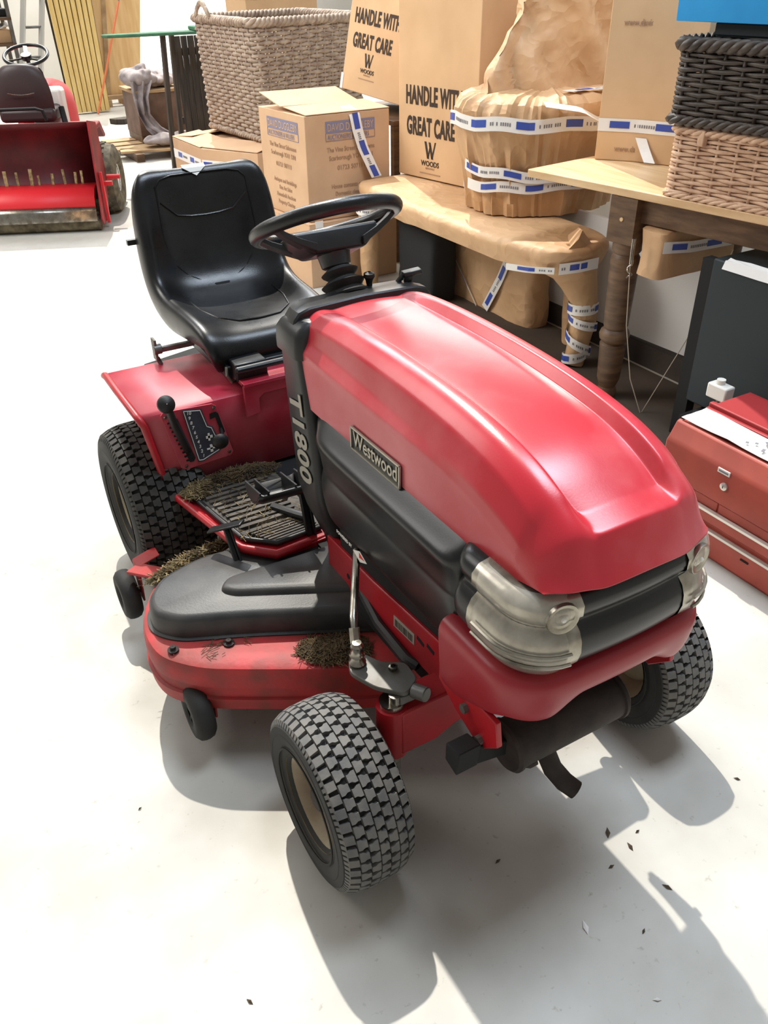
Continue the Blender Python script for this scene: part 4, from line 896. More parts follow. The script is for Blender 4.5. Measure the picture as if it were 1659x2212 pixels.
# bundle wrapped in paper under it, and a black fabric thing
def crumple(mb_, amp, f, seed=0.):
    for v in mb_.v: v += Vector((noise.noise(v*f+Vector((seed, 0, 0))), noise.noise(v*f+Vector((seed, 9, 0))), .6*noise.noise(v*f+Vector((seed, 0, 9)))))*amp
def soft_block(x0, x1, y0, y1, z0, z1, n=7, r=.03, top=1.):
    m_ = MB(); rp_ = roundpoly([(x0, y0), (x1, y0), (x1, y1), (x0, y1)], r, 3); dense = []
    for i in range(len(rp_)):
        a, b = V2(*rp_[i]), V2(*rp_[(i+1) % len(rp_)]); k = max(1, int((b-a).length/.06))
        for j in range(k): dense.append(a.lerp(b, j/k))
    c = V2((x0+x1)/2, (y0+y1)/2); rows = []
    for i in range(n+1): t = i/n; s = 1+(top-1)*t; rows.append([((c+(p-c)*s).x, (c+(p-c)*s).y, z0+(z1-z0)*t) for p in dense])
    for s, dz in ((.93, .008), (.5, .012), (.02, .014)): rows.append([((c+(p-c)*s*top).x, (c+(p-c)*s*top).y, z1+dz) for p in dense])
    m_.grid(rows, cu=True); return m_
pb = empty('paper_bundle', (2.05, 2.6, 0), 'brown paper bundle with crossed tape standing on the floor under the wrapped table', 'paper bundle')
m_ = soft_block(1.90, 2.06, 2.25, 3.05, .0, .44, 7, .06, .96); crumple(m_, .02, 8); build('wrapping', m_, M['kraft'], pb, smooth=40)
tape(pb, [(1.885, 2.62, .02), (1.888, 2.50, .22), (1.89, 2.40, .43)], (0, 1, .5), (-1, 0, 0), .055, .2, .03)
tape(pb, [(1.885, 3.02, .32), (1.885, 2.86, .16), (1.885, 2.70, .01)], (0, .5, .6), (-1, 0, 0), .055, .2, .03)
tape(pb, [(1.887, 2.75, .40), (1.887, 2.5, .405), (1.889, 2.36, .41)], (0, 0, 1), (-1, 0, 0), .05, .2, .03)
m_ = soft_block(1.68, 1.86, 2.86, 3.24, .0, .40, 6, .04, 1.0); crumple(m_, .008, 9, 3); build('fabric_bag', m_, M['fabric'], None, smooth=50, label='black fabric bag standing under the wrapped table near the steering wheel', cat='bag')
# white board with dark plinth behind the oak table leg
wb = empty('white_board', (2.08, 1.8, 0), 'large white board with torn tape down its edge standing under the oak table', 'board')
m_ = MB(); m_.prism([(1.19, .135), (2.5, .10), (2.5, .62), (1.24, .62)], (2.10, 0, 0), (0, 1, 0), (0, 0, 1), (.02, 0, 0)); build('board_panel', m_, M['board'], wb, smooth=0)
m_ = MB(); m_.box((2.115, 1.86, .055), (.05, 1.32, .11)); build('board_plinth', m_, M['dbrown'], wb)
m_ = MB(); pts = [(2.092, 1.205+.012*math.sin(i*2.1), .14+.04*i) for i in range(12)]; strip(m_, pts, (0, 1, .1), .035); crumple(m_, .012, 18); build('torn_tape', m_, M['tape'], wb, smooth=0)
# hanging wrapped parcel and pull strings under the oak table
hp = empty('hanging_parcel', (1.9, 1.40, .60), 'brown parcel taped up beneath the oak table top', 'parcel')
m_ = soft_block(1.66, 2.1, 1.22, 1.34, .60, .775, 4, .03); crumple(m_, .012, 10, 2); build('wrapping', m_, M['kraft'], hp, smooth=40); tape(hp, [(1.652, 1.205, .735), (1.82, 1.205, .715), (2.05, 1.205, .71)], (0, 0, 1), (0, -1, 0), .045, .2, .05)
m_ = MB(); m_.tube([(1.60, 1.31, .755), (1.60, 1.31, .70), (1.598, 1.305, .655)], .008, 8); m_.tube([(1.60+.010*math.cos(t*.9), 1.31+.010*math.sin(t*.9), .65-.006*t) for t in range(10)], .004, 6); hk = build('hook', m_, M['steel'], None, smooth=60, label='small metal hook hanging from the oak table apron beside its leg', cat='hook')
m_ = MB(); m_.tube([(1.60, 1.31, .65), (1.62, 1.30, .40), (1.66, 1.27, .16), (1.70, 1.22, .01)], .0022, 5); build('pull_string', m_, M['string'], hk)
m_ = MB(); m_.tube([(1.80, 1.0, .755), (1.78, 1.08, .45), (1.74, 1.16, .20), (1.71, 1.22, .01)], .0022, 5); build('string', m_, M['string'], None, label='thin slack string running from under the oak table to the floor', cat='string')
# dark cabinet, post and white block at the right
dc = empty('dark_trolley', (1.75, .55, 0), 'dark blue-grey trolley with white scraps of paper along its top under the oak table', 'trolley')
m_ = MB(); m_.box((1.80, .49, .465), (.25, .98, .57)); build('trolley_panel', m_, M['slate'], dc, bevel=.006)
for y in (1.0, .0):
    m_ = MB(); m_.box((1.70, y, .37), (.045, .06, .74)); build('trolley_post', m_, M['dark'], dc)
m_ = MB(); m_.box((1.72, .46, .155), (.30, .90, .03)); build('trolley_shelf', m_, M['dark'], dc)
for y in (.85, .10):
    for x in (1.62, 1.84):
        m_ = MB(); m_.lathe([(.012, -.012), (.035, -.012), (.04, 0), (.035, .012), (.012, .012)], (x, y, .04), (1, 0, 0), 16); m_.box((x, y, .11), (.03, .03, .07)); build('castor', m_, M['fabric'], dc)
m_ = MB(); rows = [[(1.665+.05*j/4,   .05+.08*i, .755+.012*noise.noise(Vector((i*.9, j*.8, 1)))+(-.03 if j == 0 else 0)) for j in range(5)] for i in range(12)]; m_.grid(rows); build('paper_scrap', m_, M['paper'], dc, smooth=0, solid=.002)
m_ = MB(); m_.tube([(1.60, .70, .31), (1.60, .60, .22), (1.62, .30, .20), (1.62, .02, .21)], .012, 8); m_.tube([(1.58, .85, .20), (1.55, .50, .18), (1.56, .20, .18)], .016, 8); build('trolley_hose', m_, M['fabric'], dc)
wbx = empty('white_jar', (1.53, .72, .17), 'small white plastic tub with a cap on the dark trolley', 'tub')
m_ = MB(); m_.box((1.535, .725, .352), (.05, .085, .055)); build('tub_body', m_, M['white'], wbx, bevel=.006); m_ = MB(); m_.cyl((1.535, .73, .378), (1.535, .73, .397), .016, 12); build('tub_cap', m_, M['white'], wbx)
m_ = MB(); m_.cyl((1.535, .725, .17), (1.535, .725, .326), .008, 8); build('tub_stalk', m_, M['dsteel'], wbx)
m_ = MB(); m_.prism([(1.52, .62), (1.62, 3.2), (2.06, 3.2), (2.06, .62)], (0, 0, .002), (1, 0, 0), (0, 1, 0), (0, 0, .006)); build('floor_shade_sheet', m_, mat('dark_shade_brown', (74, 62, 52), .9, col2=(62, 52, 44), nscale=4), None, smooth=0, label='dark brown stand-in for the deep shade on the floor beneath the oak and wrapped tables', cat='sheet')  # dark sheet added to deepen the shade under the tables
# red tool chest
tc_ = empty('tool_chest', (1.33, .0, 0), 'brick red metal tool chest with drawers on the floor at the right edge', 'tool chest')
yA, yB = .59, -.62
m_ = MB(); m_.box((1.30, (yA+yB)/2-.03, .11), (.33, yA-yB-.10, .22)); build('chest_body', m_, M['tred'], tc_, bevel=.004)
m_ = MB(); m_.prism([(1.125, .215), (1.125, .335), (1.135, .350), (1.160, .398), (1.175, .402), (1.175, .39), (1.30, .385), (1.30, .215)], (0, yB, 0), (1, 0, 0), (0, 0, 1), (0, yA-yB, 0)); build('chest_till', m_, M['tred'], tc_, bevel=.006)
m_ = MB(); m_.box((1.40, (yA+yB)/2, .40), (.22, yA-yB, .02)); m_.box((1.315, (yA+yB)/2, .415), (.02, yA-yB, .02)); m_.box((1.505, (yA+yB)/2, .30), (.016, yA-yB, .22)); build('chest_lid', m_, M['tredd'], tc_, bevel=.004)
for y0 in (.60, .325, .02, -.30):
    m_ = MB(); m_.box((1.137, y0-.12, .196), (.012, .27, .034)); d_ = build('drawer', m_, M['tred'], tc_, bevel=.003)
for z0, z1, nm in ((.130, .166, 'drawer'), (.012, .098, 'drawer')):
    m_ = MB(); m_.box((1.132, (yA+yB)/2-.03, (z0+z1)/2), (.012, yA-yB-.12, z1-z0)); d_ = build(nm, m_, M['tred'], tc_, bevel=.003)
    m_ = MB(); m_.prism([(1.126, z1), (1.118, z1+.002), (1.116, z1+.012), (1.128, z1+.014), (1.135, z1+.010), (1.135, z1)], (0, yB+.07, 0), (1, 0, 0), (0, 0, 1), (0, yA-yB-.16, 0)); build('drawer_pull', m_, M['alu'], d_, label='pale metal pull strip along the drawer')
m_ = MB(); m_.box((1.122, .345, .332), (.004, .046, .016)); pl_ = build('maker_plate', m_, M['white'], tc_, bevel=.001)
m_ = MB(); m_.box((1.1195, .345, .332), (.001, .036, .006)); build('plate_print', m_, M['tink'], pl_)
m_ = MB(); m_.lathe([(.013, 0), (.013, .006), (.009, .008), (.001, .008)], (1.124, .333, .285), (-1, 0, 0), 16); lk_ = build('lock', m_, M['alu'], tc_); m_ = MB(); m_.box((1.1155, .333, .285), (.001, .002, .009)); build('keyhole', m_, M['dark'], lk_)
m_ = MB(); m_.box((1.1245, .20, .075), (.003, .03, .006)); build('drawer_slot', m_, M['dark'], tc_)
m_ = MB(); rows = [[(1.168+.115*j/5, .58-1.0*i/16, .4065+.006*noise.noise(Vector((i*.5, j*.7, 4)))+.004) for j in range(6)] for i in range(17)]; m_.grid(rows); pp = build('paper_sheet', m_, M['paper'], None, smooth=40, solid=.002, label='long white printed paper sheet lying on top of the red tool chest', cat='paper')
m_ = MB(); rr2 = random.Random(4)
for i in range(26):
    y = .34-.02*i; x = 1.192+.02*(i % 3)+.008*rr2.random(); m_.box((x, y, .4190), (.010+.02*rr2.random(), .010, .0006), rz(rr2.random()*1.2))
build('sheet_print', m_, M['tink'], pp, smooth=0)

# ------------------------------------------------------------------ cartons and wrapped bundle on the low table
dA, eA = Vector((1.846, 3.487, 0)), Vector((1.962, 2.876, 0)); dr = (eA-dA).normalized(); dn = Vector((-dr.y, dr.x, 0)); dn = dn if dn.x < 0 else -dn
wl = (eA-dA).length; dp = -dn*.48
tw = carton('moving_box', [tuple(dA[:2]), tuple(eA[:2]), tuple((eA+dp)[:2]), tuple((dA+dp)[:2])], .606, 1.80, M['card'], 'tall moving carton printed HANDLE WITH GREAT CARE standing on the wrapped table', group=None)
def wl_logo(par, o, rt, up, n_, s, m):
    """W emblem: two crossed bold V strokes"""
    m_ = MB()
    def stroke(a, b, w_):
        m_.prism([(a[0]-w_, a[1]), (a[0]+w_, a[1]), (b[0]+w_, b[1]), (b[0]-w_, b[1])], o, rt*s, up*s, n_*.0006)
    stroke((-.44, 1.0), (-.18, 0.0), .085); stroke((-.20, 0.), (.02, .80), .05); stroke((-.06, .98), (.20, 0.), .085); stroke((.17, 0.), (.46, 1.02), .05)
    build('box_logo', m_, m, par, smooth=0)
def boxprint(par, o, rt, up, n_, k=1., sx=.54):
    # o: bottom-left of the first line
    o = Vector(o)+n_*.002
    text('box_print', 'HANDLE WITH', o, rt, up, .130*k, M['ink'], par, xs=sx*.90, bold=.0048*k, spacing=1.06, depth=.0004)
    text('box_print', 'GREAT CARE', o+rt*.008-up*.158*k, rt, up, .130*k, M['ink'], par, xs=sx*.90, bold=.0048*k, spacing=1.06, depth=.0004)
    c = o+rt*.205*k-up*.278*k
    wl_logo(par, c, rt, up, n_, .090*k, M['ink'])
    text('box_print', 'WOODS', c-up*.040*k, rt, up, .040*k, M['ink'], par, xs=.95, bold=.0006, depth=.0004, align='CENTER')
    text('box_print', 'REMOVALS', c-up*.058*k, rt, up, .015*k, M['fink'], par, xs=1., depth=.0004, align='CENTER')
    m_ = MB(); m_.prism([(-.085*k, 0), (.085*k, 0), (.085*k, .006*k), (-.085*k, .006*k)], c-up*.084*k, rt, up, n_*.0004); build('print_rule', m_, M['fink'], par, smooth=0)
boxprint(tw, dA+dr*.062+Vector((0, 0, .995)), dr, Vector((0, 0, 1)), dn)
m_ = MB(); q = eA+dn*.002-dr*.06; m_.prism([(-.02, .61), (.06, .61), (.06, .66), (-.02, .66)], q, dr, (0, 0, 1), dn*.001); build('tape_tail', m_, M['tape'], tw, smooth=0)
# far moving carton, leaning a little, on a dark side table
fA, fB = Vector((1.900, 4.30, .985)), Vector((2.027, 3.75, .925)); fr = (fB-fA).normalized(); fu = (Vector((1.973, 4.30, 1.468))-fA); fu = (fu-fr*fu.dot(fr)).normalized(); fn = fr.cross(fu); fn = fn if fn.x < 0 else -fn
fb_ = empty('moving_box', fA, 'slightly leaning HANDLE WITH GREAT CARE carton farther back above the open printed box', 'cardboard box')
m_ = MB(); m_.prism([(0, 0), (.60, 0), (.60, .85), (0, .85)], fA, fr, fu, -fn*.45); build('carton_body', m_, M['card'], fb_, bevel=.004)
boxprint(fb_, fA+fr*.05+fu*.385, fr, fu, fn, .84, .58)
m_ = MB(); m_.prism([(-.01, .0), (.012, .0), (.012, .09), (-.01, .09)], fA+fn*.002, fr, fu, fn*.001); build('tape_tail', m_, M['tape'], fb_, smooth=0)
st = empty('side_table', (2.25, 4.05, 0), 'dark side table half hidden behind the open printed box', 'table')
m_ = MB(); m_.box((2.23, 4.06, .845), (.62, .78, .03)); build('tabletop', m_, M['oakd'], st, bevel=.004); m_ = MB(); m_.box((2.23, 4.06, .42), (.56, .72, .03)); build('lower_shelf', m_, M['board'], st)
for x in (1.95, 2.51):
    for y in (3.70, 4.42): m_ = MB(); m_.box((x, y, .415), (.045, .045, .83)); build('leg', m_, M['oakd'], st, bevel=.003)
# paper wrapped tub chair
pw_ = empty('paper_wrapped_chair', (2.07, 2.52, .602), 'round bundle wrapped in crumpled kraft paper and white tape on the low table', 'wrapped bundle')
m_ = MB(); rows = []
prof = [(.33, .602), (.360, .606), (.370, .66), (.380, .72), (.388, .77), (.396, .82), (.410, .86), (.422, .90), (.435, .94), (.447, .98), (.456, 1.03), (.450, 1.075), (.425, 1.11), (.37, 1.135), (.2, 1.145), (.02, 1.148)]
for r_, z in prof:
    row = []
    for i in range(140):
        a = 2*PI*i/140; n_ = noise.noise(Vector((math.cos(a)*6, math.sin(a)*6, z*3)))*.026+abs(noise.noise(Vector((math.cos(a)*11+3, math.sin(a)*11, z*3))))*.036
        row.append((2.095+(r_+n_*(1 if r_ > .3 else 0))*1.06*math.cos(a), 2.485+(r_+n_*(1 if r_ > .3 else 0))*math.sin(a)*.82, z+(n_*.4 if z > .62 else 0)))
    rows.append(row)
m_.grid(rows, cu=True); build('wrapped_base', m_, M['kraft'], pw_, smooth=30)
m_ = MB(); rows = []
for k in range(27):
    t = k/26; z = 1.10+.62*t; hx = .48*(1-.60*t**1.25)+.02; row = []
    for i in range(80):
        a = 2*PI*i/80; x = 2.20+.12*t+hx*math.cos(a)*(1+.10*noise.noise(Vector((math.cos(a)*2, z*4, 1)))); y = 2.50+.11*math.sin(a)+.05*t
        v = Vector((x, y, z)); q_ = Vector((v.x*4.5+v.z*2, v.y*4, v.z*1.6-v.x)); f_ = noise.noise(v*3+Vector((0, 0, 4)))*.05+abs(noise.noise(q_))*.11-abs(noise.noise(q_*2.1))*.03
        row.append(v+Vector((f_*math.cos(a)*.5, f_*(-1 if math.sin(a) < 0 else 1), 0)))
    rows.append(row)
m_.grid(rows, cu=True); n = 80; m_.f.append(list(range(26*n, 27*n))); m_.m.append(0); build('wrapped_back', m_, M['kraft'], pw_, smooth=25)
def ctape(z, r_, a0, a1, dz=0., w_=.06, ph=.05, per=.23):
    pts = []; nn = []
    for i in range(25):
        a = R(a0+(a1-a0)*i/24); n_ = Vector((math.cos(a), math.sin(a), 0)); f_ = .012+.008*noise.noise(Vector((a*6, z, 0))); pts.append(Vector((2.095, 2.485, z+dz*(i/24-.5)))+Vector((n_.x*1.06, n_.y*.84, 0))*(r_-.030+f_+.016)+Vector((0, 0, .006*math.sin(a*9)))); nn.append(n_)
    tape(pw_, pts, (0, 0, 1), nn, w_, per, ph)
ctape(1.035, .478, 150, 320, .0, .062); ctape(.80, .420, 170, 300, -.05, .05, .03); ctape(.755, .413, 175, 310, .03, .05, .10)
tape(pw_, [(1.80, 2.15, 1.125), (1.95, 2.07, 1.10), (2.06, 2.02, 1.04)], (.4, .9, .3), (-.2, -.6, 1), .055, blocks=False)
tape(pw_, [(2.0, 2.24, 1.155), (2.2, 2.22, 1.157), (2.38, 2.26, 1.15)], (.0, 1, .0), (0, 0, 1), .06)

# ------------------------------------------------------------------ open printed box on a lower box
bx = rect((1.262, 3.541), (1, 0), .55, (-.085, .996), .535)
bo = empty('printed_box', (1.53, 3.80, .38), 'open carton with faded blue printed banners behind the steering wheel', 'cardboard box')
m_ = MB(); m_.zprism(bx, .382, .955); build('carton_body', m_, M['card2'], bo, bevel=.004)
P4 = [Vector((*p, .958)) for p in bx]
def flap(par, a, b, d, th=.004, m='card2'):
    d = Vector(d); n_ = (Vector(b)-Vector(a)).cross(d).normalized()*th; a, b = Vector(a), Vector(b); m_ = MB(); vs = [a, b, b+d, a+d]; m_.add(vs+[v+n_ for v in vs], [(0, 1, 2, 3), (7, 6, 5, 4), (0, 4, 5, 1), (1, 5, 6, 2), (2, 6, 7, 3), (3, 7, 4, 0)]); return build('top_flap', m_, M[m], par, smooth=0)
flap(bo, P4[0]+Vector((.01, 0, 0)), P4[1], (-.02, .265, .018)); flap(bo, P4[3]+Vector((.02, -.28, .02)), P4[2]+Vector((-.02, -.28, .015)), (-.01, .27, .05))
def ptext(par, o, rt, lines, size, n_, sx=.8, gap=1.25):
    for i, ln in enumerate(lines):
        if ln: text('carton_print', ln, Vector(o)+n_*.002-Vector((0, 0, size*gap*i)), rt, (0, 0, 1), size, M['fink'], par, xs=sx, depth=.0003, align='CENTER', bold=.0004)
fR = Vector((1, 0, 0)); nF = Vector((0, -1, 0)); c0 = Vector((1.262, 3.541, 0)); fL = Vector((.085, -.996, 0)); nL = Vector((-.996, -.085, 0)); l0 = Vector((*bx[3], 0))
def banner(par, o, rt, n_, L):
    m_ = MB(); m_.prism([(0, 0), (L, 0), (L, .062), (0, .062)], o, rt, (0, 0, 1), n_*.001); b_ = build('print_banner', m_, M['bblue'], par, smooth=0)
    m_ = MB()
    for a, b in (((0, 0), (0, -.04)), ((0, -.04), (L, -.04)), ((L, -.04), (L, 0))): m_.bar(o+rt*a[0]+Vector((0, 0, a[1])), o+rt*b[0]+Vector((0, 0, b[1])), .004, .002)
    build('banner_frame', m_, M['bblue'], par, smooth=0)
    text('banner_print', 'DAVID DUGGLEBY', o+rt*(L*.03)+n_*.002+Vector((0, 0, .011)), rt, (0, 0, 1), .056, M['card2'], par, xs=L*.94/.47, depth=.0003)
    text('banner_print', 'AUCTIONEERS & VALUERS', o+rt*(L*.03)+n_*.002+Vector((0, 0, -.032)), rt, (0, 0, 1), .036, M['bblue'], par, xs=L*.94/.47, depth=.0003)
banner(bo, c0+fR*.13+nF*.001+Vector((0, 0, .855)), fR, nF, .32); banner(bo, l0+fL*.10+nL*.001+Vector((0, 0, .852)), fL, nL, .36)
ptext(bo, c0+fR*.29+Vector((0, 0, .755)), fR, ['The Vine Street Salerooms', 'Scarborough YO11 1XN'], .036, nF, .80); ptext(bo, c0+fR*.29+Vector((0, 0, .655)), fR, ['01723 507111'], .036, nF, .9)
ptext(bo, c0+fR*.29+Vector((0, 0, .555)), fR, ['House contents auctions', 'Domestic clearances', 'Property clearing', 'Country Sales'], .034, nF, .80)
ptext(bo, l0+fL*.27+Vector((0, 0, .755)), fL, ['The Vine Street Salerooms', 'Scarborough YO11 1XN'], .036, nL, .80); ptext(bo, l0+fL*.27+Vector((0, 0, .650)), fL, ['01723 507111'], .036, nL, .9)
ptext(bo, l0+fL*.27+Vector((0, 0, .56)), fL, ['Antiques and furnishings', 'Fine Art Sales', 'Household Auctions', 'Property Clearing'], .034, nL, .80)
tape(bo, [c0+fR*.31+Vector((0, .10, .975)), c0+fR*.315+Vector((0, -.004, .952)), c0+fR*.33+Vector((0, -.012, .86)), c0+fR*.36+Vector((0, -.02, .76)), c0+fR*.40+Vector((0, -.035, .67)), c0+fR*.43+Vector((0, -.05, .60))], (1, 0, .1), [(0, 0, 1), (0, -.7, .7), (0, -1, 0), (0, -1, 0), (0, -1, 0), (0, -1, 0)], .068, .15, .11)
lb = carton('cardboard_box', rect((1.235, 3.50), (1, 0), .60, (-.085, .996), .60), 0, .38, M['card2'], 'plain lower carton on the floor under the printed box')
m_ = MB(); m_.box((1.30, 3.497, .36), (.05, .004, .07)); build('tape_tail', m_, M['tape'], lb, smooth=0)
# long flat carton and the big log basket
fx = [(1.32, 6.19), (1.338, 5.592), (1.62, 5.14), (2.30, 5.34), (1.98, 6.40)]
fo = empty('flat_box', (1.75, 5.7, 0), 'long carton with bulging side and printed tape under the big grey basket', 'cardboard box')
m_ = MB(); m_.zprism(fx, 0, .485); build('carton_body', m_, M['card2'], fo, bevel=.004)
A_, B_, C_, D_, E_ = [Vector((*p, .49)) for p in fx]
flap(fo, A_, B_, (.25, .05, .02)); flap(fo, B_+Vector((.02, 0, 0)), C_, (.20, .08, .035)); flap(fo, B_+Vector((.3, .2, .01)), C_+Vector((.3, .1, .0)), (.30, .12, .0)); flap(fo, E_, A_, (.1, -.2, .02))
n1 = Vector((-1, -.03, 0)); n2 = Vector((-.85, -.53, 0)); zt = Vector((0, 0, -.12)); tape(fo, [A_+zt, B_+zt, C_+zt], (0, 0, 1), [n1, n1+n2, n2], .07, .26, .10)
bf = [(1.71, 5.27), (2.72, 5.42), (2.60, 6.36), (1.62, 6.20)]
lbk = hamper('log_basket', bf, .532, 1.335, .015, 28, 26, M['wick'], 'large grey willow log basket standing on the long flat carton', rimr=.034, taper=.06, sr=.010, lid=False)
for (a, b) in (((1.61, 6.08), (1.63, 5.84)),):
    m_ = MB()
    for k in range(3): m_.tube([(a[0]+(b[0]-a[0])*t-.01, a[1]+(b[1]-a[1])*t, 1.335+.085*math.sin(PI*t)+.012*math.cos(12*t+k*2.1)) for t in [i/16 for i in range(17)]], .012, 6)
    build('basket_handle', m_, M['wick'], lbk, smooth=180)
# ------------------------------------------------------------------ second mower at the upper left (seen from behind)
MO = Vector((-.078, 5.773, 0)); mr = Vector((.917, -.400, 0)).normalized(); mf = Vector((-mr.y, mr.x, 0))
def mo(a, d, z): return MO+mr*a+mf*d+Vector((0, 0, z))
RM = Matrix((mr, mf, Vector((0, 0, 1)))).transposed()
mw = empty('ride_on_mower', MO, 'older red ride-on mower seen from behind with an open grass box at the upper left', 'mower')
def mp(name, mb_, m, parent=None, **k): return build(name, mb_, m, parent or mw, **k)
def mbox(mb_, a, d, z, sa, sd, sz, mi=0): return mb_.box(mo(a, d, z), (sa, sd, sz), RM, mi)
# open sweeper box: profile in depth/height extruded across
def mprism(mb_, poly, a0, a1, mi=0): return mb_.prism(poly, mo(a0, 0, 0), mf, (0, 0, 1), mr*(a1-a0), mi)
m_ = MB(); pr = [(.10, .74), (.22, .68), (.30, .60), (.33, .50), (.33, .36), (.25, .24), (.16, .20)]
rows = [[mo(a, d, z) for d, z in pr] for a in (-.70, .0, .63)]; m_.grid(rows); mp('grass_box', m_, M['mdred'], smooth=60, solid=.006)
m_ = MB(); rows = [[mo(a, d, z) for d, z in ((.17, .315), (.06, .30), (.0, .25), (-.02, .20), (-.02, .185))] for a in (-.70, .0, .60)]; m_.grid(rows); mp('box_front', m_, M['mbrt'], smooth=60, solid=.006)
m_ = MB(); rows = [[mo(a, d, z) for d, z in ((-.02, .185), (-.03, .15), (-.045, .095), (-.045, .085))] for a in (-.70, .0, .60)]; m_.grid(rows); mp('steel_lip', m_, M['steel'], smooth=60, solid=.005, label='bare worn steel lip along the grass box')
for s, a in ((1, .635), (-1, -.705)):
    m_ = MB(); mprism(m_, [(.08, .75), (.36, .70), (.40, .30), (.20, .05), (-.03, .06), (-.05, .10), (.0, .27), (.02, .40)], a-.005, a+.005); mp('box_side', m_, M['mred'], bevel=.001)
rr3 = random.Random(11)
for i in range(15):
    a = -.62+1.2*(i+.5*rr3.random())/15; h_ = .05+.06*rr3.random(); m_ = MB(); m_.bar(mo(a, .16, .30), mo(a+.01*(rr3.random()-.5), .17, .315+h_), .012+.02*rr3.random(), .008); mp('sweeper_brush', m_, M['straw'])
m_ = MB(); m_.cyl(mo(-.72, .06, .055), mo(.60, .06, .055), .055, 20); ro = mp('roller', m_, M['roller'], smooth=60)
m_ = MB(); mbox(m_, -.06, .02, .10, 1.32, .04, .02); mp('roller_bar', m_, M['dsteel'])
m_ = MB(); mbox(m_, .655, .10, .22, .02, .03, .36); mbox(m_, .66, .20, .30, .10, .03, .03); m_.cyl(mo(.66, .28, .33), mo(.76, .28, .33), .016, 10); mp('box_arm', m_, M['mbrt'], bevel=.002)
for a in (.575, -.62):
    m_ = MB(); c = mo(a, .62, .255)
    m_.lathe([(.10, -.10), (.12, -.125), (.20, -.13), (.245, -.105), (.255, -.05), (.255, .05), (.245, .105), (.20, .13), (.12, .125), (.10, .10)], c, mr, 36); t_ = mp('rear_tyre', m_, M['grime'], smooth=50)
    m_ = MB(); k = 24
    for i in range(k):
        for sgn_ in (-1, 1): aa = 2*PI*(i+.25*sgn_)/k; p = c+mr*(sgn_*.055)+(mf*math.cos(aa)+Vector((0, 0, 1))*math.sin(aa))*.256; q = c+mr*(sgn_*.004)+(mf*math.cos(aa+.08)+Vector((0, 0, 1))*math.sin(aa+.08))*.258; m_.bar(p, q, .02, .014, up=(p-c))
    mp('tyre_tread', m_, M['grime'], t_, kind='stuff')
    m_ = MB(); m_.lathe([(.105, .11), (.10, .09), (.07, .05), (.03, .05), (.001, .05)], c, mr, 24); m_.lathe([(.105, -.11), (.08, -.05), (.001, -.05)], c, mr, 24); mp('wheel_rim', m_, M['white'], t_)
m_ = MB(); c = mo(.60, .95, .105); m_.lathe([(.02, -.03), (.06, -.035), (.095, -.022), (.10, 0), (.095, .022), (.06, .035), (.02, .03)], c, mr, 24); mp('front_wheel', m_, M['fabric'], smooth=50)
m_ = MB(); mbox(m_, .62, .94, .20, .08, .20, .05); mbox(m_, .655, .94, .12, .02, .05, .14); mp('wheel_fork', m_, M['fabric'], bevel=.004)
m_ = MB(); m_.cyl(mo(.62, .50, .26), mo(.62, .40, .50), .009, 8); m_.lathe([(.012, 0), (.018, .01), (.018, .05), (.01, .06)], mo(.62, .40, .49), (0, -.3, 1), 12); mp('side_lever', m_, M['fabric'])
# body, fenders, bonnet
m_ = MB(); mprism(m_, [(.42, .62), (.95, .62), (1.05, .50), (1.05, .25), (.42, .25)], -.42, .36); mp('mower_body', m_, M['mred'], bevel=.03)
for a in (.46, -.55):
    m_ = MB(); mprism(m_, [(.36, .56), (.50, .64), (.85, .64), (1.0, .52), (.97, .50), (.84, .60), (.52, .60), (.40, .53)], a-.12, a+.12); mp('mudguard', m_, M['mred'], bevel=.01)
m_ = MB(); rows = []
for d, hw, zt in ((1.22, .19, .86), (1.30, .20, .90), (1.7, .20, .88), (2.0, .17, .80), (2.06, .13, .68)):
    rows.append([mo(.03+x*hw, d, z) for x, z in ((-1, .42), (-1.0, zt-.16), (-.85, zt-.04), (-.4, zt), (.4, zt), (.85, zt-.04), (1.0, zt-.16), (1, .42))])
m_.grid(rows); m_.f.append([0, 1, 2, 3, 4, 5, 6, 7]); m_.m.append(0); mp('bonnet', m_, M['mbrt'], sub=1, smooth=60)
m_ = MB(); mbox(m_, .16, 1.1, .66, .26, .16, .40); mp('dashboard', m_, M['white'], bevel=.03)
m_ = MB(); m_.cyl(mo(.30, .88, .74), mo(.33, .80, .58), .022, 10); mp('grab_handle', m_, M['fabric'])
m_ = MB(); rows = []
for a_, z, d in ((0, .70, .78), (0, .74, .76), (0, .85, .74), (0, .98, .74), (0, 1.045, .755), (0, 1.06, .78), (0, 1.04, .81), (0, .9, .80), (0, .74, .80)):
    hw = {.70: .205, .74: .205, .85: .215, .98: .195, 1.045: .15, 1.06: .13}.get(z, .17); rows.append([mo(.06+hw*x, d+.05*abs(x)**2.5, z-.03*abs(x)**4) for x in (-1, -.8, -.5, 0, .5, .8, 1)])
m_.grid(rows); st_ = mp('seat_back', m_, M['mseat'], sub=1, smooth=180)
m_ = MB(); m_.tube([mo(.06+.10*(t-.5)*2, .728, .86-.012*math.sin(PI*t)) for t in [i/8 for i in range(9)]], .005, 6); mp('seat_seam', m_, M['steel'], st_)
m_ = MB(); mbox(m_, .06, .98, .70, .42, .44, .10); mp('seat_cushion', m_, M['mseat'], bevel=.03)
m_ = MB(); m_.tube([mo(-.30, .50, .70), mo(-.28, .48, .78), mo(.20, .48, .785), mo(.245, .49, .77), mo(.26, .50, .70)], .012, 8); mp('seat_rail', m_, M['fabric'])
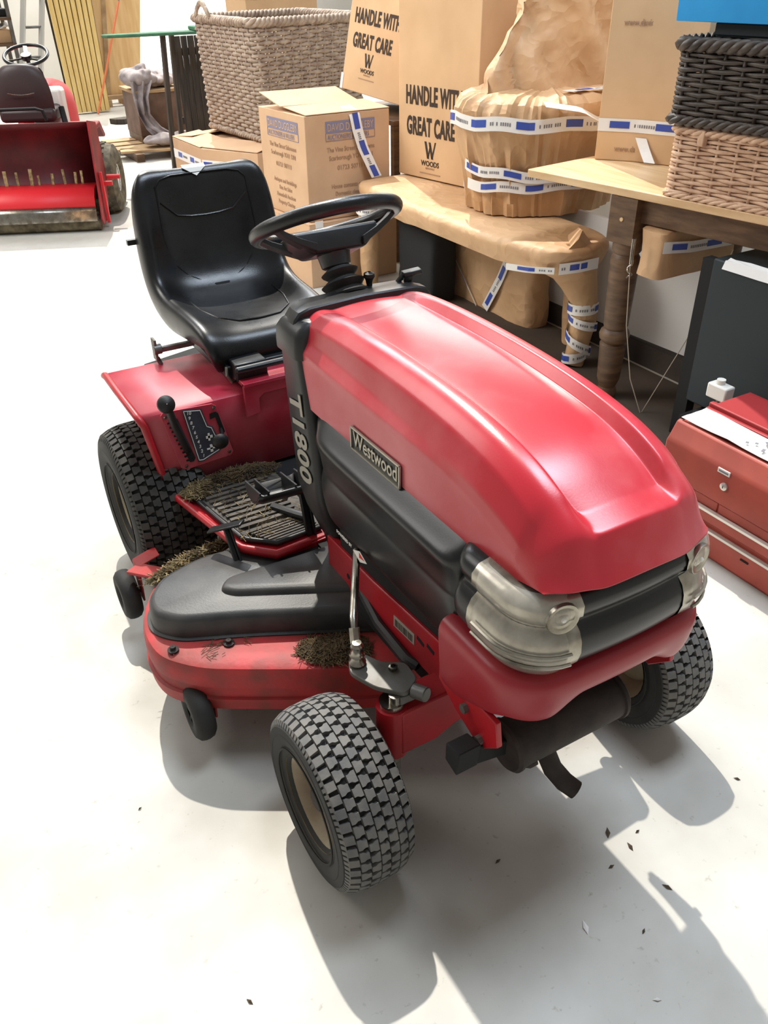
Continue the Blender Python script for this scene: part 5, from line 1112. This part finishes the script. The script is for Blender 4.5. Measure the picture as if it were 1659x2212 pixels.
sc_ = mo(.045, 1.18, 1.08); yv = (mf*.93+Vector((0, 0, .36))).normalized(); yv = (mf*.90+Vector((0, 0, .35))).normalized(); nv = mr.cross(yv)
m_ = MB(); m_.tube([sc_+mr*(.165*math.cos(2*PI*i/36))+yv*(.165*math.sin(2*PI*i/36)) for i in range(36)], .014, 10, closed=True); s_w = mp('steering_wheel', m_, M['seat'], smooth=180)
m_ = MB()
for a in (100, 215, 325): m_.bar(sc_-nv*.02, sc_+mr*(.16*math.cos(R(a)))+yv*(.16*math.sin(R(a))), .03, .010)
m_.cyl(sc_-nv*.03, sc_+nv*.006, .04, 16); m_.cyl(sc_-nv*.03, mo(.10, 1.22, .80), .016, 10); mp('wheel_spokes', m_, M['seat'], s_w)

# ------------------------------------------------------------------ grey blanket on a low chest and pallet
ch = empty('brown_chest', (1.95, 8.6, 0), 'low brown chest under the grey blanket', 'chest')
m_ = MB(); m_.box((1.95, 8.62, .36), (.56, .5, .40)); build('chest_body', m_, M['lilac'], ch, bevel=.006); m_ = MB(); m_.box((1.95, 8.62, .575), (.60, .54, .03)); build('chest_lid', m_, M['pallet'], ch, bevel=.004)
for x in (1.70, 2.20):
    m_ = MB(); m_.box((x, 8.62, .13), (.05, .48, .07)); build('chest_foot', m_, M['oakd'], ch)
m_ = MB(); rows = []
def cl(p, f=5., a=.04): p = Vector(p); return p+Vector((noise.noise(p*f), noise.noise(p*f+Vector((4, 0, 0))), noise.noise(p*f+Vector((0, 4, 0)))))*a
m_ = MB()
for c, sc3, seed in (((1.78, 8.50, .70), (.17, .17, .10), 0), ((1.97, 8.60, .66), (.20, .19, .07), 3)):
    b_ = MB(); b_.ball(c, 1, 44, sc3)
    for v in b_.v: d_ = noise.noise(v*7+Vector((seed, 0, 0)))*.05+abs(noise.noise(v*9+Vector((0, seed, 2))))*.09-.02; v += (v-Vector(c)).normalized()*d_
    m_.add(b_.v, b_.f)
rows = []
key = [(0, 1.74, 8.36, .68, .22), (.3, 1.70, 8.31, .52, .15), (.55, 1.70, 8.28, .38, .13), (.75, 1.76, 8.22, .26, .17), (1, 1.92, 8.12, .13, .30)]
for i in range(26):
    t = i/25; k = max(q for q in range(4) if key[q][0] <= t); u = (t-key[k][0])/(key[k+1][0]-key[k][0]); u = u*u*(3-2*u); a_, b_ = key[k], key[k+1]
    cx_, cy_, cz_, w_ = [a_[q]*(1-u)+b_[q]*u for q in (1, 2, 3, 4)]
    rows.append([Vector((cx_+w_*(j/15-.5), cy_-.03*math.sin(j*.9+2.2*t)-.04*noise.noise(Vector((j*.35, t*4, 1))), cz_+.02*noise.noise(Vector((j*.4, t*5, 7))))) for j in range(16)])
m_.grid(rows)
b_ = MB(); b_.ball((1.90, 8.10, .15), 1, 40, (.30, .12, .055))
for v in b_.v: v += Vector((0, -1, .8))*(abs(noise.noise(v*8))*.06)
m_.add(b_.v, b_.f)
build('grey_blanket', m_, M['cloth'], None, smooth=60, label='crumpled grey blanket draped over the low brown chest down to the boards', cat='blanket')
pl1 = empty('wooden_pallet', (1.85, 8.3, 0), 'low wooden board base under the chest and blanket', 'pallet')
for k in range(4): m_ = MB(); m_.box((1.82, 8.00+.24*k, .085), (.95, .17, .02), rz(-.25 if k == 0 else 0)); build('board', m_, M['pallet'], pl1)
for x in (1.50, 2.1): m_ = MB(); m_.box((x, 8.36, .037), (.08, .9, .074)); build('bearer', m_, M['oakd'], pl1)

# ------------------------------------------------------------------ green topped table with dark slatted screen
gt = empty('green_table', (1.75, 7.3, 0), 'narrow green topped trestle on thin dark legs left of the big basket', 'table')
m_ = MB(); gp = [(1.14, 7.22), (1.17, 7.12), (1.6, 7.08), (2.1, 7.05), (2.35, 7.08), (2.35, 7.24), (1.6, 7.26)]
m_.zprism(gp, 1.145, 1.17); build('table_top', m_, M['green'], gt, bevel=.008); m_ = MB(); m_.zprism(rect((1.92, 7.05), (1, .02), .34, (0, 1), .18), 1.172, 1.205); build('folded_baize', m_, M['green'], gt, bevel=.008)
for (x, y, x2) in ((1.66, 7.16, 1.60), (1.80, 7.35, 1.76), (2.25, 7.2, 2.25)): m_ = MB(); m_.bar((x, y, 1.145), (x2, y, .0), .048, .04); build('leg', m_, M['woodd'], gt, bevel=.003)
ss = empty('slatted_screen', (2.0, 7.5, 0), 'dark weathered slatted wooden screen standing behind the table legs', 'screen')
x = 1.86
for k in range(6):
    wd = (.075, .06, .065, .07, .055, .05)[k]; m_ = MB(); m_.box((x+wd/2, 7.5, .67), (wd-.005, .022, .88), Matrix.Rotation(-.02+.006*k, 3, 'Y')); build('slat', m_, M['woodd'], ss, bevel=.002); x += wd
for z in (.40, .98): m_ = MB(); m_.box((2.04, 7.525, z), (.42, .022, .06)); build('cross_rail', m_, M['woodd'], ss)
for xx in (1.89, 2.2): m_ = MB(); m_.box((xx, 7.56, .12), (.05, .05, .24)); build('foot', m_, M['woodd'], ss)

# ------------------------------------------------------------------ boards, ply sheets, pole, ladder, shelf at the back
bs = empty('board_stack', (1.85, 11.6, 0), 'row of tall yellow timber boards with dark gaps leaning on the back', 'timber')
for k in range(8):
    x = 1.655+.062*k; m_ = MB(); m_.bar((x+.035, 11.5, .02), (x+.02+.010*k, 11.72, 2.0), .054, .05, up=(0, -1, 0)); build('board', m_, M['wood'], bs, bevel=.003)
m_ = MB(); m_.prism([(-.02, .02), (.50, .02), (.56, 2.0), (-.05, 2.0)], (1.68, 11.58, 0), (1, 0, 0), (0, .11, 1), (0, .02, 0)); build('backing_sheet', m_, M['woodd'], bs)
ps = empty('plywood_sheet', (2.4, 11.9, 0), 'pale plywood crate side standing on a pallet at the back wall', 'plywood')
m_ = MB(); m_.prism([(2.02, .14), (2.75, .10), (3.10, 2.0), (2.20, 2.0)], (0, 12.05, 0), (1, 0, 0), (0, .03, 1), (0, .03, 0)); build('sheet', m_, M['ply'], ps)
for (xa, xb_) in ((2.08, 2.24), (2.30, 2.56)): m_ = MB(); m_.bar((xa, 12.03, .14), (xb_, 12.09, 2.0), .055, .03, up=(0, -1, 0)); build('batten', m_, M['pallet'], ps, bevel=.002)
m_ = MB(); m_.box((2.55, 11.98, .115), (.75, .10, .05)); build('pallet_board', m_, M['pallet'], ps, bevel=.003); m_ = MB(); m_.box((2.55, 12.25, .115), (.75, .10, .05)); build('pallet_board', m_, M['pallet'], ps, bevel=.003)
for x in (2.25, 2.55, 2.85): m_ = MB(); m_.box((x, 12.12, .045), (.10, .45, .09)); build('pallet_block', m_, M['pallet'], ps)
m_ = MB(); m_.tube([(1.93, 11.25, .02), (2.60, 11.85, 1.25)], .014, 10); hb_ = build('broom_handle', m_, M['orange'], None, smooth=60, label='orange pole leaning against the plywood sheet at the back', cat='pole')
m_ = MB(); m_.tube([(2.60, 11.85, 1.25), (2.62, 11.87, 1.29)], .010, 8); build('pole_tip', m_, M['dsteel'], hb_)
m_ = MB(); m_.prism([(1.88, 10.5), (2.10, 10.55), (2.14, 10.42), (2.02, 10.34), (1.92, 10.40)], (0, 0, .0), (1, 0, 0), (0, 1, 0), (0, 0, .06)); build('wood_offcut', m_, M['woodd'], None, bevel=.006, label='flat rough timber offcut on the floor below the orange pole', cat='wood')
ld = empty('aluminium_ladder', (1.15, 10.5, 0), 'light metal ladder leaning at the upper left behind the old mower', 'ladder')
for dx in (0, .21):
    m_ = MB(); m_.bar((.78+dx, 10.3, 0), (1.38+dx*1.0, 10.9, 1.9), .06, .03); build('stile', m_, M['alu'], ld, bevel=.003)
for k in range(6):
    t = (k+.6)/6.4; m_ = MB(); m_.cyl((.78+.6*t, 10.3+.6*t, 1.9*t), (.99+.6*t, 10.3+.6*t, 1.9*t), .016, 10); build('rung', m_, M['dsteel'], ld)
sh = empty('storage_rack', (.75, 10.9, 0), 'low storage rack at the upper left behind the ladder', 'rack')
for x in (.25, 1.0):
    for y in (10.7, 11.2): m_ = MB(); m_.box((x, y, .75), (.04, .04, 1.5)); build('upright', m_, M['dsteel'], sh)
for z in (.40, .90, 1.16): m_ = MB(); m_.box((.62, 10.95, z), (.80, .55, .03)); build('shelf', m_, M['oakd'], sh)
for i, (x, wd, h_, z, m, lab) in enumerate(((.60, .26, .14, .916, 'card', 'small carton on the rack, left of its neighbour behind the ladder'), (.88, .24, .13, .916, 'card', 'small carton on the rack nearest the ladder'))):
    carton('small_carton', [(x-wd/2, 10.75), (x+wd/2, 10.75), (x+wd/2, 11.05), (x-wd/2, 11.05)], z, z+h_, M[m], lab)
m_ = MB(); rows = [[cl((.55+.45*i/8, 10.72+.3*j/5, 1.075+.03*((i+j) % 2)), 7, .03) for j in range(6)] for i in range(9)]; m_.grid(rows); build('white_sheeting', m_, M['paper'], None, smooth=40, solid=.004, label='white crumpled sheeting lying over the small cartons on the rack', cat='sheeting')
m_ = MB(); m_.box((.86, 10.90, 1.217), (.30, .3, .08)); build('black_case', m_, M['fabric'], None, bevel=.01, label='black case lying on the top shelf of the rack', cat='case')
wf = empty('framed_panel', (.60, 10.95, 1.18), 'white framed panel standing on the rack at the top left corner', 'frame')
m_ = MB()
for a, b in (((.32, 1.195), (.66, 1.195)), ((.66, 1.195), (.66, 1.62)), ((.66, 1.62), (.32, 1.62)), ((.32, 1.62), (.32, 1.195))): m_.bar((a[0], 10.80, a[1]+.005), (b[0], 10.80, b[1]), .03, .03, up=(0, -1, 0))
build('frame_border', m_, M['white'], wf); m_ = MB(); m_.box((.49, 10.81, 1.41), (.32, .008, .40)); build('frame_panel', m_, M['board'], wf)
# white sacks / cartons behind the big basket
carton('small_carton', [(2.52, 7.3), (3.25, 7.3), (3.25, 7.8), (2.52, 7.8)], 0, 1.38, M['card'], 'tall carton standing behind the big grey basket')
# ------------------------------------------------------------------ bits on the floor
rr4 = random.Random(21)
def bit(x, y, s, lab, m='leaf', ang=0.):
    m_ = MB(); m_.add([(x+s*1.6*math.cos(ang), y+s*1.6*math.sin(ang), .0015), (x-s*.5*math.sin(ang), y+s*.5*math.cos(ang), .004), (x-s*1.4*math.cos(ang), y-s*1.4*math.sin(ang), .001), (x+s*.6*math.sin(ang), y-s*.6*math.cos(ang), .003), (x, y, .0065)], [(0, 1, 4), (1, 2, 4), (2, 3, 4), (3, 0, 4), (3, 2, 1, 0)]); build('leaf_scrap', m_, M[m], None, smooth=0, label=lab, cat='scrap')
for a_ in ((.114, -.281, .010, 'largest dark leaf scrap on the shaded floor ahead of the bumper', 'leaf', .9), (.133, -.334, .008, 'forked brown scrap on the shaded floor right of the largest leaf scrap', 'leaf', 1.4), (-.146, -.210, .006, 'tiny brown leaf on the shaded floor midway between the front tyres', 'leaf', .2),
           (.061, -.349, .006, 'brown leaf bit just in front of the largest leaf scrap', 'leaf', .0), (.490, -.330, .006, 'small brown scrap on the bright floor beside the right front tyre shadow', 'leaf', 2.2), (.131, -.448, .008, 'thin dark twig near the right edge of the tractor shadow', 'leaf', 2.0),
           (.015, -.493, .005, 'dark speck of leaf on the floor toward the lower right corner', 'leaf', .5), (.175, -.313, .005, 'small orange brown scrap at the tip of the lit floor patch', 'leaf', .1), (-.082, -.426, .011, 'pale paper scrap on the shaded floor in the foreground', 'paper', 1.2), (-.061, -.606, .006, 'pale paper fleck on the floor near the bottom edge', 'paper', 2.6),
           (-.792, .339, .004, 'tiny dark speck on the bright floor left of the gauge wheel', 'leaf', .4), (-.739, -.206, .006, 'small grey scrap on the bright floor at the lower left', 'leaf', 2.0)):
    bit(*a_)
flush_texts()
